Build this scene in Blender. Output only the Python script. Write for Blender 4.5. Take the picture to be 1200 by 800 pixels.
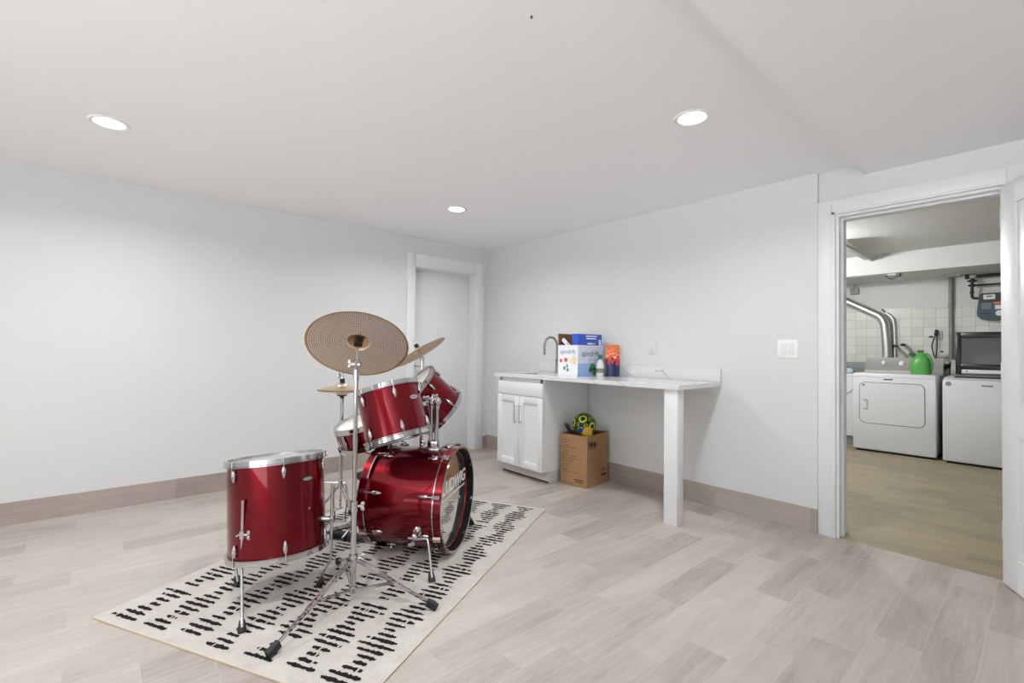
import bpy, bmesh, math, random
from mathutils import Vector, Matrix
random.seed(11)
S = bpy.context.scene
for o in list(bpy.data.objects):
    bpy.data.objects.remove(o)
COL = S.collection
V = Vector
PI = math.pi

# ------------------------------------------------------------------ camera
yaw, pitch, roll, FPX = math.radians(48.63250188), math.radians(1.03354017), math.radians(0.64038133), 554.41517
cf = V((-math.sin(yaw)*math.cos(pitch), math.cos(yaw)*math.cos(pitch), math.sin(pitch)))
cr = V((math.cos(yaw), math.sin(yaw), 0)); cu = cr.cross(cf)
r2 = cr*math.cos(roll)+cu*math.sin(roll); u2 = -cr*math.sin(roll)+cu*math.cos(roll)
cam = bpy.data.objects.new('camera', bpy.data.cameras.new('camera'))
COL.objects.link(cam)
m = Matrix.Identity(4)
for i in range(3):
    m[i][0] = r2[i]; m[i][1] = u2[i]; m[i][2] = -cf[i]
m.translation = V((4.30061735, -3.41589453, 1.12617794))
cam.matrix_world = m
cam.data.sensor_width = 36.0
cam.data.lens = 36.0*FPX/1200.0
cam.data.clip_start = 0.02
S.camera = cam

# ------------------------------------------------------------------ light and exposure
WORLD = 0.45
FILL_BELOW = 12.0
LAMP_W = 14.5
LAUNDRY_W = 70.0
S.view_settings.view_transform = 'Standard'
S.view_settings.look = 'None'
S.view_settings.gamma = 1.0
S.view_settings.use_curve_mapping = False
S.view_settings.exposure = 0.0
W = bpy.data.worlds.new('world'); S.world = W; W.use_nodes = True
# added fill through the back opening: strong from below to brighten the ceiling
_n = W.node_tree.nodes; _l = W.node_tree.links
_tc = _n.new('ShaderNodeTexCoord'); _sx = _n.new('ShaderNodeSeparateXYZ'); _mr = _n.new('ShaderNodeMapRange')
_l.new(_tc.outputs['Generated'], _sx.inputs[0]); _l.new(_sx.outputs['Z'], _mr.inputs['Value'])
_mr.inputs['From Min'].default_value = -0.25; _mr.inputs['From Max'].default_value = 0.15
_mr.inputs['To Min'].default_value = FILL_BELOW; _mr.inputs['To Max'].default_value = WORLD
_n['Background'].inputs[0].default_value = (0.965, 0.99, 1.025, 1)
_l.new(_mr.outputs[0], _n['Background'].inputs[1])

# ------------------------------------------------------------------ materials
def lin(h):
    h = h.lstrip('#'); out = []
    for i in (0, 2, 4):
        c = int(h[i:i+2], 16)/255.0
        out.append(c/12.92 if c <= 0.04045 else ((c+0.055)/1.055)**2.4)
    return (*out, 1.0)

def mat(name, col, rough=0.5, metal=0.0, coat=0.0, spec=0.5, bump=0.0, bscale=200.0, emit=None, estr=0.0, coat_rough=0.04):
    M = bpy.data.materials.new(name); M.use_nodes = True
    nt = M.node_tree; b = nt.nodes['Principled BSDF']
    b.inputs['Base Color'].default_value = lin(col) if isinstance(col, str) else (*col, 1.0)
    b.inputs['Roughness'].default_value = rough
    b.inputs['Metallic'].default_value = metal
    b.inputs['Coat Weight'].default_value = coat
    b.inputs['Coat Roughness'].default_value = coat_rough
    b.inputs['Specular IOR Level'].default_value = spec
    if emit:
        b.inputs['Emission Color'].default_value = lin(emit); b.inputs['Emission Strength'].default_value = estr
    if bump > 0:
        n = nt.nodes.new('ShaderNodeTexNoise'); n.inputs['Scale'].default_value = bscale; n.inputs['Detail'].default_value = 3
        tc = nt.nodes.new('ShaderNodeTexCoord'); nt.links.new(tc.outputs['Object'], n.inputs['Vector'])
        bp = nt.nodes.new('ShaderNodeBump'); bp.inputs['Strength'].default_value = bump; bp.inputs['Distance'].default_value = 0.002
        nt.links.new(n.outputs['Fac'], bp.inputs['Height']); nt.links.new(bp.outputs['Normal'], b.inputs['Normal'])
    return M

class NT:
    def __init__(s, M): s.nt = M.node_tree; s.b = s.nt.nodes['Principled BSDF']
    def n(s, t, **kw):
        x = s.nt.nodes.new(t)
        for k, v in kw.items(): setattr(x, k, v)
        return x
    def put(s, sock, v):
        if hasattr(v, 'default_value') or hasattr(v, 'is_linked'): s.nt.links.new(v, sock)
        else: sock.default_value = v
    def m(s, op, a, b=None, c=None):
        x = s.n('ShaderNodeMath', operation=op)
        s.put(x.inputs[0], a)
        if b is not None: s.put(x.inputs[1], b)
        if c is not None: s.put(x.inputs[2], c)
        return x.outputs[0]
    def obj(s):
        t = s.n('ShaderNodeTexCoord'); x = s.n('ShaderNodeSeparateXYZ'); s.nt.links.new(t.outputs['Object'], x.inputs[0])
        return x.outputs, t.outputs['Object']
    def comb(s, a, b, c):
        x = s.n('ShaderNodeCombineXYZ')
        for i, v in enumerate((a, b, c)): s.put(x.inputs[i], v)
        return x.outputs[0]
    def noise(s, vec, scale, detail=3.0, rough=0.55):
        x = s.n('ShaderNodeTexNoise'); x.inputs['Scale'].default_value = scale; x.inputs['Detail'].default_value = detail
        x.inputs['Roughness'].default_value = rough; s.nt.links.new(vec, x.inputs['Vector']); return x.outputs['Fac']
    def white(s, vec):
        x = s.n('ShaderNodeTexWhiteNoise', noise_dimensions='3D'); s.nt.links.new(vec, x.inputs['Vector']); return x.outputs['Value']
    def ramp(s, fac, stops):
        x = s.n('ShaderNodeValToRGB'); cr_ = x.color_ramp
        while len(cr_.elements) < len(stops): cr_.elements.new(0.5)
        for e, (p, c) in zip(cr_.elements, stops): e.position = p; e.color = lin(c) if isinstance(c, str) else (*c, 1)
        s.nt.links.new(fac, x.inputs[0]); return x.outputs[0]
    def mix(s, f, a, b):
        x = s.n('ShaderNodeMix', data_type='RGBA')
        s.put(x.inputs[0], f); s.put(x.inputs[6], a); s.put(x.inputs[7], b); return x.outputs[2]
    def bump(s, h, strength, dist):
        x = s.n('ShaderNodeBump'); x.inputs['Strength'].default_value = strength; x.inputs['Distance'].default_value = dist
        s.nt.links.new(h, x.inputs['Height']); s.nt.links.new(x.outputs[0], s.b.inputs['Normal'])

def plank_mat(name, along, across, c0, c1, c2, grout, origin=(0, 0), width=0.152, length=0.6096, shift=0.2032, rough=0.42, gw=0.0011):
    M = mat(name, '#888888', rough); g = NT(M); ax, vec = g.obj()
    a = g.m('SUBTRACT', ax[along], origin[0]); b = g.m('SUBTRACT', ax[across], origin[1])
    ub = g.m('DIVIDE', b, width); row = g.m('FLOOR', ub); fb = g.m('FRACT', ub)
    ua = g.m('DIVIDE', g.m('SUBTRACT', a, g.m('MULTIPLY', row, shift)), length); colm = g.m('FLOOR', ua); fa = g.m('FRACT', ua)
    rnd = g.white(g.comb(row, colm, 3.3)); rnd2 = g.white(g.comb(colm, row, 7.9))
    gv = g.comb(g.m('ADD', g.m('MULTIPLY', a, 1.6), g.m('MULTIPLY', rnd, 30.0)), g.m('MULTIPLY', b, 26.0), g.m('MULTIPLY', rnd2, 40.0))
    grain = g.noise(gv, 1.6, 5.0, 0.62)
    bv = g.comb(g.m('ADD', g.m('MULTIPLY', a, 2.2), g.m('MULTIPLY', rnd2, 50.0)), g.m('MULTIPLY', b, 8.0), rnd)
    blot = g.noise(bv, 1.5, 3.0, 0.6)
    fine = g.noise(g.comb(g.m('MULTIPLY', a, 22.0), g.m('MULTIPLY', b, 160.0), rnd), 1.0, 2.0, 0.7)
    t = g.m('ADD', g.m('MULTIPLY', rnd, 0.40), g.m('ADD', g.m('MULTIPLY', grain, 0.66), g.m('ADD', g.m('MULTIPLY', blot, 0.62), g.m('MULTIPLY', fine, 0.34))))
    t = g.m('MULTIPLY_ADD', t, 0.95, -0.40)
    colr = g.ramp(t, [(0.08, c0), (0.5, c1), (0.92, c2)])
    e1 = g.m('MULTIPLY', g.m('MINIMUM', fb, g.m('SUBTRACT', 1.0, fb)), width)
    e2 = g.m('MULTIPLY', g.m('MINIMUM', fa, g.m('SUBTRACT', 1.0, fa)), length)
    e = g.m('MINIMUM', e1, e2)
    line = g.m('LESS_THAN', e, gw)
    g.nt.links.new(g.mix(g.m('MULTIPLY', line, 0.75), colr, lin(grout)), g.b.inputs['Base Color'])
    g.bump(g.m('SUBTRACT', g.m('MULTIPLY', grain, 0.35), line), 0.25, 0.0012)
    return M

M = {}
M['wall'] = mat('wall_paint', '#D8D8D7', 0.55, bump=0.05, bscale=260)
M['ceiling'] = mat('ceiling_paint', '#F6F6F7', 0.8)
M['trim'] = mat('trim_white', '#E3E4E5', 0.35)
M['door'] = mat('door_white', '#E6E7E8', 0.38)
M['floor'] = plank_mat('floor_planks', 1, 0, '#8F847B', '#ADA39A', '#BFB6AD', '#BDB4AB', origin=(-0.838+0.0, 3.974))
M['lfloor'] = plank_mat('laundry_planks', 0, 1, '#7E725D', '#978A70', '#AA9D83', '#9A8F7A', origin=(3.78, 0.05))  # yellowish laundry light put into the olive tint; planks resemble the main floor
M['base_l'] = plank_mat('baseboard_planks_left', 1, 2, '#8E827A', '#A2968D', '#B1A59C', '#A59A90', origin=(0.1, -0.004), rough=0.45)
M['base_r'] = plank_mat('baseboard_planks_right', 0, 2, '#978B82', '#AA9E94', '#B9AEA4', '#A59A90', origin=(0.25, -0.004), rough=0.45)
M['chrome'] = mat('chrome', (0.56, 0.56, 0.57), 0.10, 1.0)
M['steel'] = mat('brushed_steel', (0.62, 0.61, 0.60), 0.3, 1.0)
M['nickel'] = mat('faucet_nickel', (0.36, 0.35, 0.34), 0.32, 1.0)
M['galv'] = mat('galvanised_duct', (0.66, 0.66, 0.65), 0.28, 1.0, bump=0.3, bscale=60)
M['black'] = mat('black_rubber', (0.012, 0.012, 0.013), 0.55)
M['blackgloss'] = mat('black_gloss', (0.008, 0.008, 0.010), 0.18, coat=0.6)
M['hoopblack'] = mat('hoop_inside_black', (0.006, 0.006, 0.007), 0.5, spec=0.25)
M['white'] = mat('white_enamel', '#E2E4E7', 0.3, coat=0.2)
M['head'] = mat('drum_head_white', '#E9E8E4', 0.35, bump=0.15, bscale=350)
M['coated'] = mat('clear_drum_head', '#C9C9CC', 0.22, 0.35)
M['mirrorhead'] = mat('dark_mirror_head', (0.70, 0.68, 0.65), 0.06, 0.95)

def lacquer():
    X = mat('red_metallic_lacquer', (0.30, 0.003, 0.018), 0.24, 0.90, coat=0.55, spec=0.3, coat_rough=0.03)
    g = NT(X); ax, vec = g.obj()
    fl = g.noise(vec, 900.0, 1.0, 0.5)
    g.nt.links.new(g.mix(fl, (0.13, 0.0006, 0.005, 1), (0.25, 0.0015, 0.010, 1)), g.b.inputs['Base Color'])
    return X
M['red'] = lacquer()
M['reddark'] = M['red']

def cymbal_mat(name, holes):
    X = mat(name, (0.60, 0.44, 0.30), 0.36, 1.0); g = NT(X); ax, vec = g.obj()
    r = g.m('SQRT', g.m('ADD', g.m('MULTIPLY', ax[0], ax[0]), g.m('MULTIPLY', ax[1], ax[1])))
    th = g.m('ARCTAN2', ax[1], ax[0])
    groove = g.m('SINE', g.m('MULTIPLY', r, 2400.0))
    shade = g.noise(g.comb(g.m('MULTIPLY', r, 60.0), g.m('MULTIPLY', th, 0.6), 0.0), 1.0, 3.0)
    g.nt.links.new(g.mix(shade, (0.50, 0.31, 0.155, 1), (0.68, 0.45, 0.25, 1)) if holes else g.mix(shade, (0.66, 0.50, 0.36, 1), (0.88, 0.72, 0.55, 1)), g.b.inputs['Base Color'])
    g.bump(groove, 0.12, 0.0005)
    if holes:
        p = 0.0092
        q = g.m('DIVIDE', r, p); k = g.m('FLOOR', q); fr = g.m('SUBTRACT', g.m('FRACT', q), 0.5)
        nn = g.m('FLOOR', g.m('MULTIPLY', g.m('ADD', g.m('MULTIPLY', g.m('FLOOR', g.m('DIVIDE', k, 6.0)), 6.0), 4.5), 2*PI))
        w = g.m('SUBTRACT', g.m('FRACT', g.m('MULTIPLY', g.m('ADD', th, PI), g.m('DIVIDE', nn, 2*PI))), 0.5)
        d = g.m('SQRT', g.m('ADD', g.m('MULTIPLY', fr, fr), g.m('MULTIPLY', w, w)))
        hole = g.m('LESS_THAN', d, 0.29)
        hole = g.m('MULTIPLY', hole, g.m('GREATER_THAN', r, 0.045)); hole = g.m('MULTIPLY', hole, g.m('LESS_THAN', r, 0.211))
        tr = g.n('ShaderNodeBsdfTransparent'); mx = g.n('ShaderNodeMixShader')
        g.nt.links.new(hole, mx.inputs[0]); g.nt.links.new(g.b.outputs[0], mx.inputs[1]); g.nt.links.new(tr.outputs[0], mx.inputs[2])
        out = [n for n in g.nt.nodes if n.type == 'OUTPUT_MATERIAL'][0]
        g.nt.links.new(mx.outputs[0], out.inputs[0])
    return X
M['ride'] = cymbal_mat('perforated_bronze', True)
M['bronze'] = cymbal_mat('lathed_bronze', False)

def rug_mat():
    X = mat('rug_cream_pile', '#D9D4CB', 0.95, spec=0.1); g = NT(X); ax, vec = g.obj()
    n1 = g.noise(vec, 420.0, 2.0, 0.7); n2 = g.noise(vec, 9.0, 3.0, 0.6)
    c = g.ramp(g.m('ADD', g.m('MULTIPLY', n1, 0.7), g.m('MULTIPLY', n2, 0.3)), [(0.3, '#A9A299'), (0.5, '#C5C0B8'), (0.7, '#D3CFC8')])
    g.nt.links.new(c, g.b.inputs['Base Color']); g.bump(n1, 0.6, 0.003)
    return X
M['rug'] = rug_mat()
M['rugblack'] = mat('rug_black_pile', (0.018, 0.017, 0.016), 0.95, spec=0.1, bump=0.8, bscale=420)
M['rugedge'] = mat('rug_binding', '#CDBFA9', 0.9, bump=0.4, bscale=500)

def quartz():
    X = mat('white_quartz', '#EDEDEC', 0.16, spec=0.5); g = NT(X); ax, vec = g.obj()
    wob = g.noise(vec, 3.0, 4.0, 0.6)
    s_ = g.m('ADD', g.m('MULTIPLY', g.m('ADD', ax[0], g.m('MULTIPLY', ax[2], 1.2)), 3.4), g.m('MULTIPLY', wob, 1.3))
    d = g.m('ABSOLUTE', g.m('SUBTRACT', g.m('FRACT', s_), 0.5))
    msk = g.m('GREATER_THAN', g.noise(vec, 2.1, 2.0), 0.52)
    v_ = g.m('MULTIPLY', g.m('MULTIPLY', g.m('LESS_THAN', d, 0.022), msk), 0.55)
    g.nt.links.new(g.mix(v_, lin('#DBDBDB'), lin('#9E9E9E')), g.b.inputs['Base Color'])
    return X
M['quartz'] = quartz()

def wall_tile():
    X = mat('laundry_wall_tile', '#D9D9D2', 0.25, coat=0.2); g = NT(X); ax, vec = g.obj()
    u = g.m('DIVIDE', g.m('SUBTRACT', ax[0], 2.836), 0.1135); v = g.m('DIVIDE', g.m('SUBTRACT', ax[2], 0.015), 0.111)
    fu = g.m('FRACT', u); fv = g.m('FRACT', v)
    e = g.m('MINIMUM', g.m('MINIMUM', fu, g.m('SUBTRACT', 1.0, fu)), g.m('MINIMUM', fv, g.m('SUBTRACT', 1.0, fv)))
    line = g.m('LESS_THAN', e, 0.014)
    rnd = g.white(g.comb(g.m('FLOOR', u), g.m('FLOOR', v), 1.0))
    c = g.mix(rnd, lin('#D4D4CC'), lin('#E2E2DB'))
    g.nt.links.new(g.mix(line, c, lin('#A6A59C')), g.b.inputs['Base Color']); g.bump(g.m('SUBTRACT', 1.0, line), 0.3, 0.002)
    return X
M['tile'] = wall_tile()
M['lwall'] = mat('laundry_paint', '#D6D6D2', 0.6, bump=0.25, bscale=14)
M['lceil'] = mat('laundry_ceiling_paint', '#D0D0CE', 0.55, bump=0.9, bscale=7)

def cardboard():
    X = mat('cardboard', '#A9825C', 0.75, spec=0.2); g = NT(X); ax, vec = g.obj()
    n = g.noise(vec, 18.0, 4.0, 0.6)
    g.nt.links.new(g.mix(n, lin('#977354'), lin('#AB8763')), g.b.inputs['Base Color'])
    return X
M['card'] = cardboard()
M['cardin'] = mat('cardboard_inside', '#8A6343', 0.8, spec=0.2)
M['ink'] = mat('black_ink', '#2B211A', 0.7, spec=0.2)
M['inkbrown'] = mat('brown_ink', '#5E4129', 0.7, spec=0.2)
M['packwhite'] = mat('printed_white_card', '#E9EBF0', 0.35)
M['packblue'] = mat('printed_pale_blue', '#9DB4E4', 0.35)
M['packlav'] = mat('printed_lavender_white', '#D5DBEC', 0.35)
M['blue'] = mat('royal_blue_card', '#2B57C4', 0.4)
M['orange'] = mat('orange_print', '#E8784A', 0.4)
M['redp'] = mat('red_print', '#D6412F', 0.4)
M['pinkp'] = mat('pink_print', '#E06A6A', 0.45)
M['yellowp'] = mat('pale_yellow_print', '#EBD9A0', 0.45)
M['greenp'] = mat('green_print', '#4F9A56', 0.45)
M['tealp'] = mat('teal_print', '#2F7E78', 0.45)
M['darkredp'] = mat('dark_red_print', '#8C2A33', 0.45)
M['navy'] = mat('navy_print', '#2A2F5C', 0.45)
M['grayink'] = mat('grey_print', '#5C6275', 0.5)
def pouch_mat():
    X = mat('printed_snack_pouch', '#E8784A', 0.35); g = NT(X); ax, vec = g.obj()
    n_ = g.noise(vec, 26.0, 1.5, 0.5)
    t_ = g.m('ADD', g.m('MULTIPLY', ax[2], 4.0), g.m('MULTIPLY', g.m('SUBTRACT', n_, 0.5), 1.1))
    x = g.ramp(t_, [(0.0, '#262B58'), (0.30, '#2D2F60'), (0.38, '#5E2A4A'), (0.46, '#CF3A2C'), (0.62, '#DE5A33'), (0.70, '#F0CFA0'), (0.78, '#E9703F'), (1.0, '#E58A5C')])
    for n in g.nt.nodes:
        if n.type == 'VALTORGB': n.color_ramp.interpolation = 'CONSTANT'
    g.nt.links.new(x, g.b.inputs['Base Color']); return X
M['pouch'] = pouch_mat()
M['plasticwhite'] = mat('white_plastic', '#EEEEEC', 0.35)
M['outlet'] = mat('painted_outlet', '#DADAD8', 0.4)
M['lime'] = mat('lime_leather', '#C3DC22', 0.4)
M['ballblack'] = mat('black_leather', '#16181A', 0.4)
M['ballblue'] = mat('blue_leather', '#2147B8', 0.35)
M['amber'] = mat('amber_plastic', '#D9A62B', 0.4)
M['green'] = mat('green_plastic', '#52A24A', 0.35, coat=0.2)
M['greendark'] = mat('dark_green_plastic', '#1E5B34', 0.4)
M['glass'] = mat('dark_tempered_glass', (0.075, 0.078, 0.078), 0.25, coat=0.3)
M['lidframe'] = mat('dark_lid_frame', (0.012, 0.012, 0.012), 0.3)
M['panelgrey'] = mat('satin_silver_panel', '#C9C8C3', 0.3, 0.55)
M['darkgrey'] = mat('dark_grey', '#4B4D4D', 0.5)
M['midgrey'] = mat('mid_grey', '#8B8C88', 0.5)
M['lightgrey'] = mat('light_grey_plastic', '#B9B9B5', 0.45)
M['iron'] = mat('black_iron_pipe', (0.02, 0.017, 0.014), 0.55)
M['meter'] = mat('meter_grey_blue', '#3F5560', 0.5)
M['meterdark'] = mat('meter_dark', '#34383A', 0.5)
M['cloth'] = mat('blue_cloth', '#3E6EA6', 0.9)
M['clothwhite'] = mat('pale_cloth', '#C9D8DA', 0.9)
M['lamp'] = mat('lamp_diffuser', '#FFFFFF', 0.5, emit='#FFFDF8', estr=4.0)
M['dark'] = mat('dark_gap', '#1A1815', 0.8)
M['toekick'] = mat('toe_kick_paint', '#C9C9C5', 0.5)

# ------------------------------------------------------------------ mesh builder
class MB:
    def __init__(s): s.bm = bmesh.new(); s.mi = 0
    def _fin(s, faces, smooth=True):
        for f in faces: f.material_index = s.mi; f.smooth = smooth
    def box(s, x0, x1, y0, y1, z0, z1, bev=0.0, rot=None, seg=2):
        vs = [V((x, y, z)) for x in (min(x0, x1), max(x0, x1)) for y in (min(y0, y1), max(y0, y1)) for z in (min(z0, z1), max(z0, z1))]
        if rot is not None: vs = [rot @ v for v in vs]
        b = [s.bm.verts.new(v) for v in vs]
        idx = [(0, 1, 3, 2), (4, 6, 7, 5), (0, 4, 5, 1), (2, 3, 7, 6), (0, 2, 6, 4), (1, 5, 7, 3)]
        fs = [s.bm.faces.new([b[i] for i in q]) for q in idx]
        s._fin(fs)
        if bev > 0:
            es = list({e for f in fs for e in f.edges})
            r = bmesh.ops.bevel(s.bm, geom=es, offset=bev, segments=seg, profile=0.5, affect='EDGES')
            s._fin(r['faces'])
        return s
    def prism(s, pts, h0, h1, mtx=None):
        """pts: 2D polygon; extruded along local z from h0 to h1, then transformed"""
        mtx = mtx or Matrix.Identity(4)
        a = [s.bm.verts.new(mtx @ V((p[0], p[1], h0))) for p in pts]
        b = [s.bm.verts.new(mtx @ V((p[0], p[1], h1))) for p in pts]
        n = len(pts)
        fs = [s.bm.faces.new(list(reversed(a))), s.bm.faces.new(b)]
        for i in range(n): fs.append(s.bm.faces.new((a[i], a[(i+1) % n], b[(i+1) % n], b[i])))
        s._fin(fs); return s
    def lathe(s, prof, n=48, mtx=None, closed=False, cap=False):
        mtx = mtx or Matrix.Identity(4); rings = []
        for (r, z) in prof:
            if r < 1e-6: rings.append([s.bm.verts.new(mtx @ V((0, 0, z)))])
            else: rings.append([s.bm.verts.new(mtx @ V((r*math.cos(2*PI*i/n), r*math.sin(2*PI*i/n), z))) for i in range(n)])
        fs = []
        pairs = list(zip(rings, rings[1:])) + ([(rings[-1], rings[0])] if closed else [])
        for A, B in pairs:
            for i in range(n):
                j = (i+1) % n
                if len(A) == 1 and len(B) == 1: continue
                if len(A) == 1: fs.append(s.bm.faces.new((A[0], B[i], B[j])))
                elif len(B) == 1: fs.append(s.bm.faces.new((A[i], B[0], A[j])))
                else: fs.append(s.bm.faces.new((A[i], B[i], B[j], A[j])))
        if cap:
            for R in (rings[0], rings[-1]):
                if len(R) > 1: fs.append(s.bm.faces.new(R))
        s._fin(fs); return s
    def cyl(s, p, q, r0, r1=None, n=20):
        p, q = V(p), V(q); r1 = r0 if r1 is None else r1
        L = (q-p).length; z = (q-p).normalized()
        mt = z.to_track_quat('Z', 'Y').to_matrix().to_4x4(); mt.translation = p
        return s.lathe([(0, 0), (r0, 0), (r1, L), (0, L)], n, mt)
    def tube(s, pts, r, n=10, close=False):
        pts = [V(p) for p in pts]; k = len(pts)
        rs = r if isinstance(r, (list, tuple)) else [r]*k
        tang = []
        for i in range(k):
            a = pts[(i-1) % k] if (close or i > 0) else pts[i]; b = pts[(i+1) % k] if (close or i < k-1) else pts[i]
            tang.append((b-a).normalized())
        up = V((0, 0, 1)) if abs(tang[0].z) < 0.9 else V((1, 0, 0))
        nx = tang[0].cross(up).normalized(); rings = []
        for i in range(k):
            nx = (nx - tang[i]*nx.dot(tang[i])).normalized(); ny = tang[i].cross(nx)
            rings.append([s.bm.verts.new(pts[i]+rs[i]*(math.cos(2*PI*j/n)*nx+math.sin(2*PI*j/n)*ny)) for j in range(n)])
        fs = []
        for i in range(k if close else k-1):
            A, B = rings[i], rings[(i+1) % k]
            for j in range(n): fs.append(s.bm.faces.new((A[j], A[(j+1) % n], B[(j+1) % n], B[j])))
        if not close: fs += [s.bm.faces.new(list(reversed(rings[0]))), s.bm.faces.new(rings[-1])]
        s._fin(fs); return s
    def ball(s, c, r, sc=(1, 1, 1), nu=16, nv=10, mtx=None):
        mt = Matrix.Translation(V(c)) @ (mtx or Matrix.Identity(4)) @ Matrix.Diagonal((*sc, 1))
        prof = [(r*math.sin(PI*i/nv), -r*math.cos(PI*i/nv)) for i in range(nv+1)]
        prof[0] = (0, -r); prof[-1] = (0, r)
        return s.lathe(prof, nu, mt)
    def quad(s, pts):
        f = s.bm.faces.new([s.bm.verts.new(V(p)) for p in pts]); s._fin([f]); return s
    def build(s, name, mats, parent=None, inv=None, angle=35):
        if inv is not None: bmesh.ops.transform(s.bm, matrix=inv, verts=s.bm.verts)
        bmesh.ops.recalc_face_normals(s.bm, faces=s.bm.faces)
        me = bpy.data.meshes.new(name); s.bm.to_mesh(me); s.bm.free()
        for x in (mats if isinstance(mats, (list, tuple)) else [mats]): me.materials.append(x)
        me.set_sharp_from_angle(angle=math.radians(angle))
        o = bpy.data.objects.new(name, me); COL.objects.link(o)
        if parent is not None: o.parent = parent
        return o

def smooth_path(pts, k=6):
    P = [V(p) for p in pts]; out = []
    for i in range(len(P)-1):
        p0 = P[max(i-1, 0)]; p1 = P[i]; p2 = P[i+1]; p3 = P[min(i+2, len(P)-1)]
        for j in range(k):
            t = j/k
            out.append(0.5*((2*p1)+(-p0+p2)*t+(2*p0-5*p1+4*p2-p3)*t*t+(-p0+3*p1-3*p2+p3)*t*t*t))
    out.append(P[-1]); return out

def tag(o, label, cat, group=None, kind=None):
    o['label'] = label; o['category'] = cat
    if group: o['group'] = group
    if kind: o['kind'] = kind
    return o
def thing(name, label, cat, loc=(0, 0, 0), mtx=None, group=None):
    o = bpy.data.objects.new(name, None); COL.objects.link(o); o.empty_display_size = 0.1
    mt = mtx if mtx is not None else Matrix.Translation(V(loc))
    o.matrix_world = mt
    return tag(o, label, cat, group), mt.inverted()
def struct(name, mb, m_, label=None, cat=None, angle=35):
    o = mb.build(name, m_, None, None, angle); o['kind'] = 'structure'
    if label: o['label'] = label
    if cat: o['category'] = cat
    return o
def axis_mtx(c, n, ref=(0, 0, 1)):
    z = V(n).normalized(); x = V(ref) - z*V(ref).dot(z); x.normalize(); y = z.cross(x)
    mt = Matrix.Identity(4)
    for i in range(3): mt[i][0] = x[i]; mt[i][1] = y[i]; mt[i][2] = z[i]
    mt.translation = V(c); return mt
def text(name, body, size, mtx, m_, parent=None, inv=None, extr=0.0003, align='CENTER', shear=0.0, sx=1.0, bold=0.0):
    cu_ = bpy.data.curves.new(name, 'FONT'); cu_.body = body; cu_.size = size; cu_.extrude = extr; cu_.align_x = align; cu_.align_y = 'CENTER'
    cu_.shear = shear; cu_.offset = bold; cu_.resolution_u = 3
    t = bpy.data.objects.new(name, cu_); COL.objects.link(t)
    dg = bpy.context.evaluated_depsgraph_get(); dg.update()
    me = bpy.data.meshes.new_from_object(t.evaluated_get(dg))
    bpy.data.objects.remove(t); bpy.data.curves.remove(cu_)
    full = (inv @ mtx if inv is not None else mtx) @ Matrix.Diagonal((sx, 1, 1, 1))
    me.transform(full); me.materials.clear(); me.materials.append(m_); me.name = name
    o = bpy.data.objects.new(name, me); COL.objects.link(o)
    if parent is not None: o.parent = parent
    return o

# ================================================================== SETTING
H = 2.272
struct('floor', MB().box(-0.2, 6.4, -6.0, 0.0, -0.12, 0.0).box(3.44, 4.15, 0.0, 0.02, -0.12, 0.0), M['floor'], 'pale wood-look plank tile floor of the main room', 'floor')
struct('floor_laundry', MB().box(1.7, 6.0, 0.02, 4.4, -0.12, 0.0), M['lfloor'], 'plank floor of the laundry room, yellowish light put into its olive brown', 'floor')
struct('wall_left', MB().box(-0.2, 0, -6.0, -0.97, 0, 2.6).box(-0.2, 0, -0.185, 0.16, 0, 2.6).box(-0.2, 0, -0.97, -0.185, 1.985, 2.6), M['wall'], 'long pale grey wall behind the drum kit', 'wall')
w = MB().box(0, 3.336, 0, 0.16, 0, 2.6).box(3.336, 3.44, 0.03, 0.16, 0, 2.6).box(4.15, 6.4, 0.03, 0.16, 0, 2.6).box(3.44, 4.15, 0.03, 0.16, 1.985, 2.6)
struct('wall_right', w, M['wall'], 'pale grey wall behind the countertop and around the doorway', 'wall')
struct('wall_back', MB().box(-0.2, 6.6, -6.2, -6.0, 0, 0.45).box(-0.2, 2.9, -6.2, -6.0, 0.45, 2.6).box(2.9, 6.3, -6.2, -6.0, 2.2, 2.6).box(6.3, 6.6, -6.2, -6.0, 0.45, 2.6), M['wall'], 'pale grey wall behind the photographer with an opening added for fill light', 'wall')  # opening added out of view so the world fill gets in
struct('wall_side', MB().box(6.4, 6.6, -6.2, 0.16, 0, 2.6), M['wall'], 'pale grey side wall out of the picture on the right', 'wall')
struct('ceiling', MB().box(-0.2, 6.4, -6.0, 0.2, H, H+0.15), M['ceiling'], 'smooth white ceiling with recessed lights', 'ceiling')
struct('ceiling_soffit', MB().box(3.576, 6.4, -6.0, 0.03, 2.203, H+0.01), M['ceiling'], 'lower white ceiling section above the doorway', 'ceiling')
# baseboards
struct('baseboard_left', MB().box(0, 0.012, -6.0, -1.07, 0, 0.14).box(0, 0.012, -0.078, -0.0005, 0, 0.14), M['base_l'], 'wood-look tile baseboard along the left wall', 'baseboard')
struct('baseboard_right', MB().box(0.012, 3.336, -0.012, 0, 0, 0.150), M['base_r'], 'wood-look tile baseboard along the right wall', 'baseboard')
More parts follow.
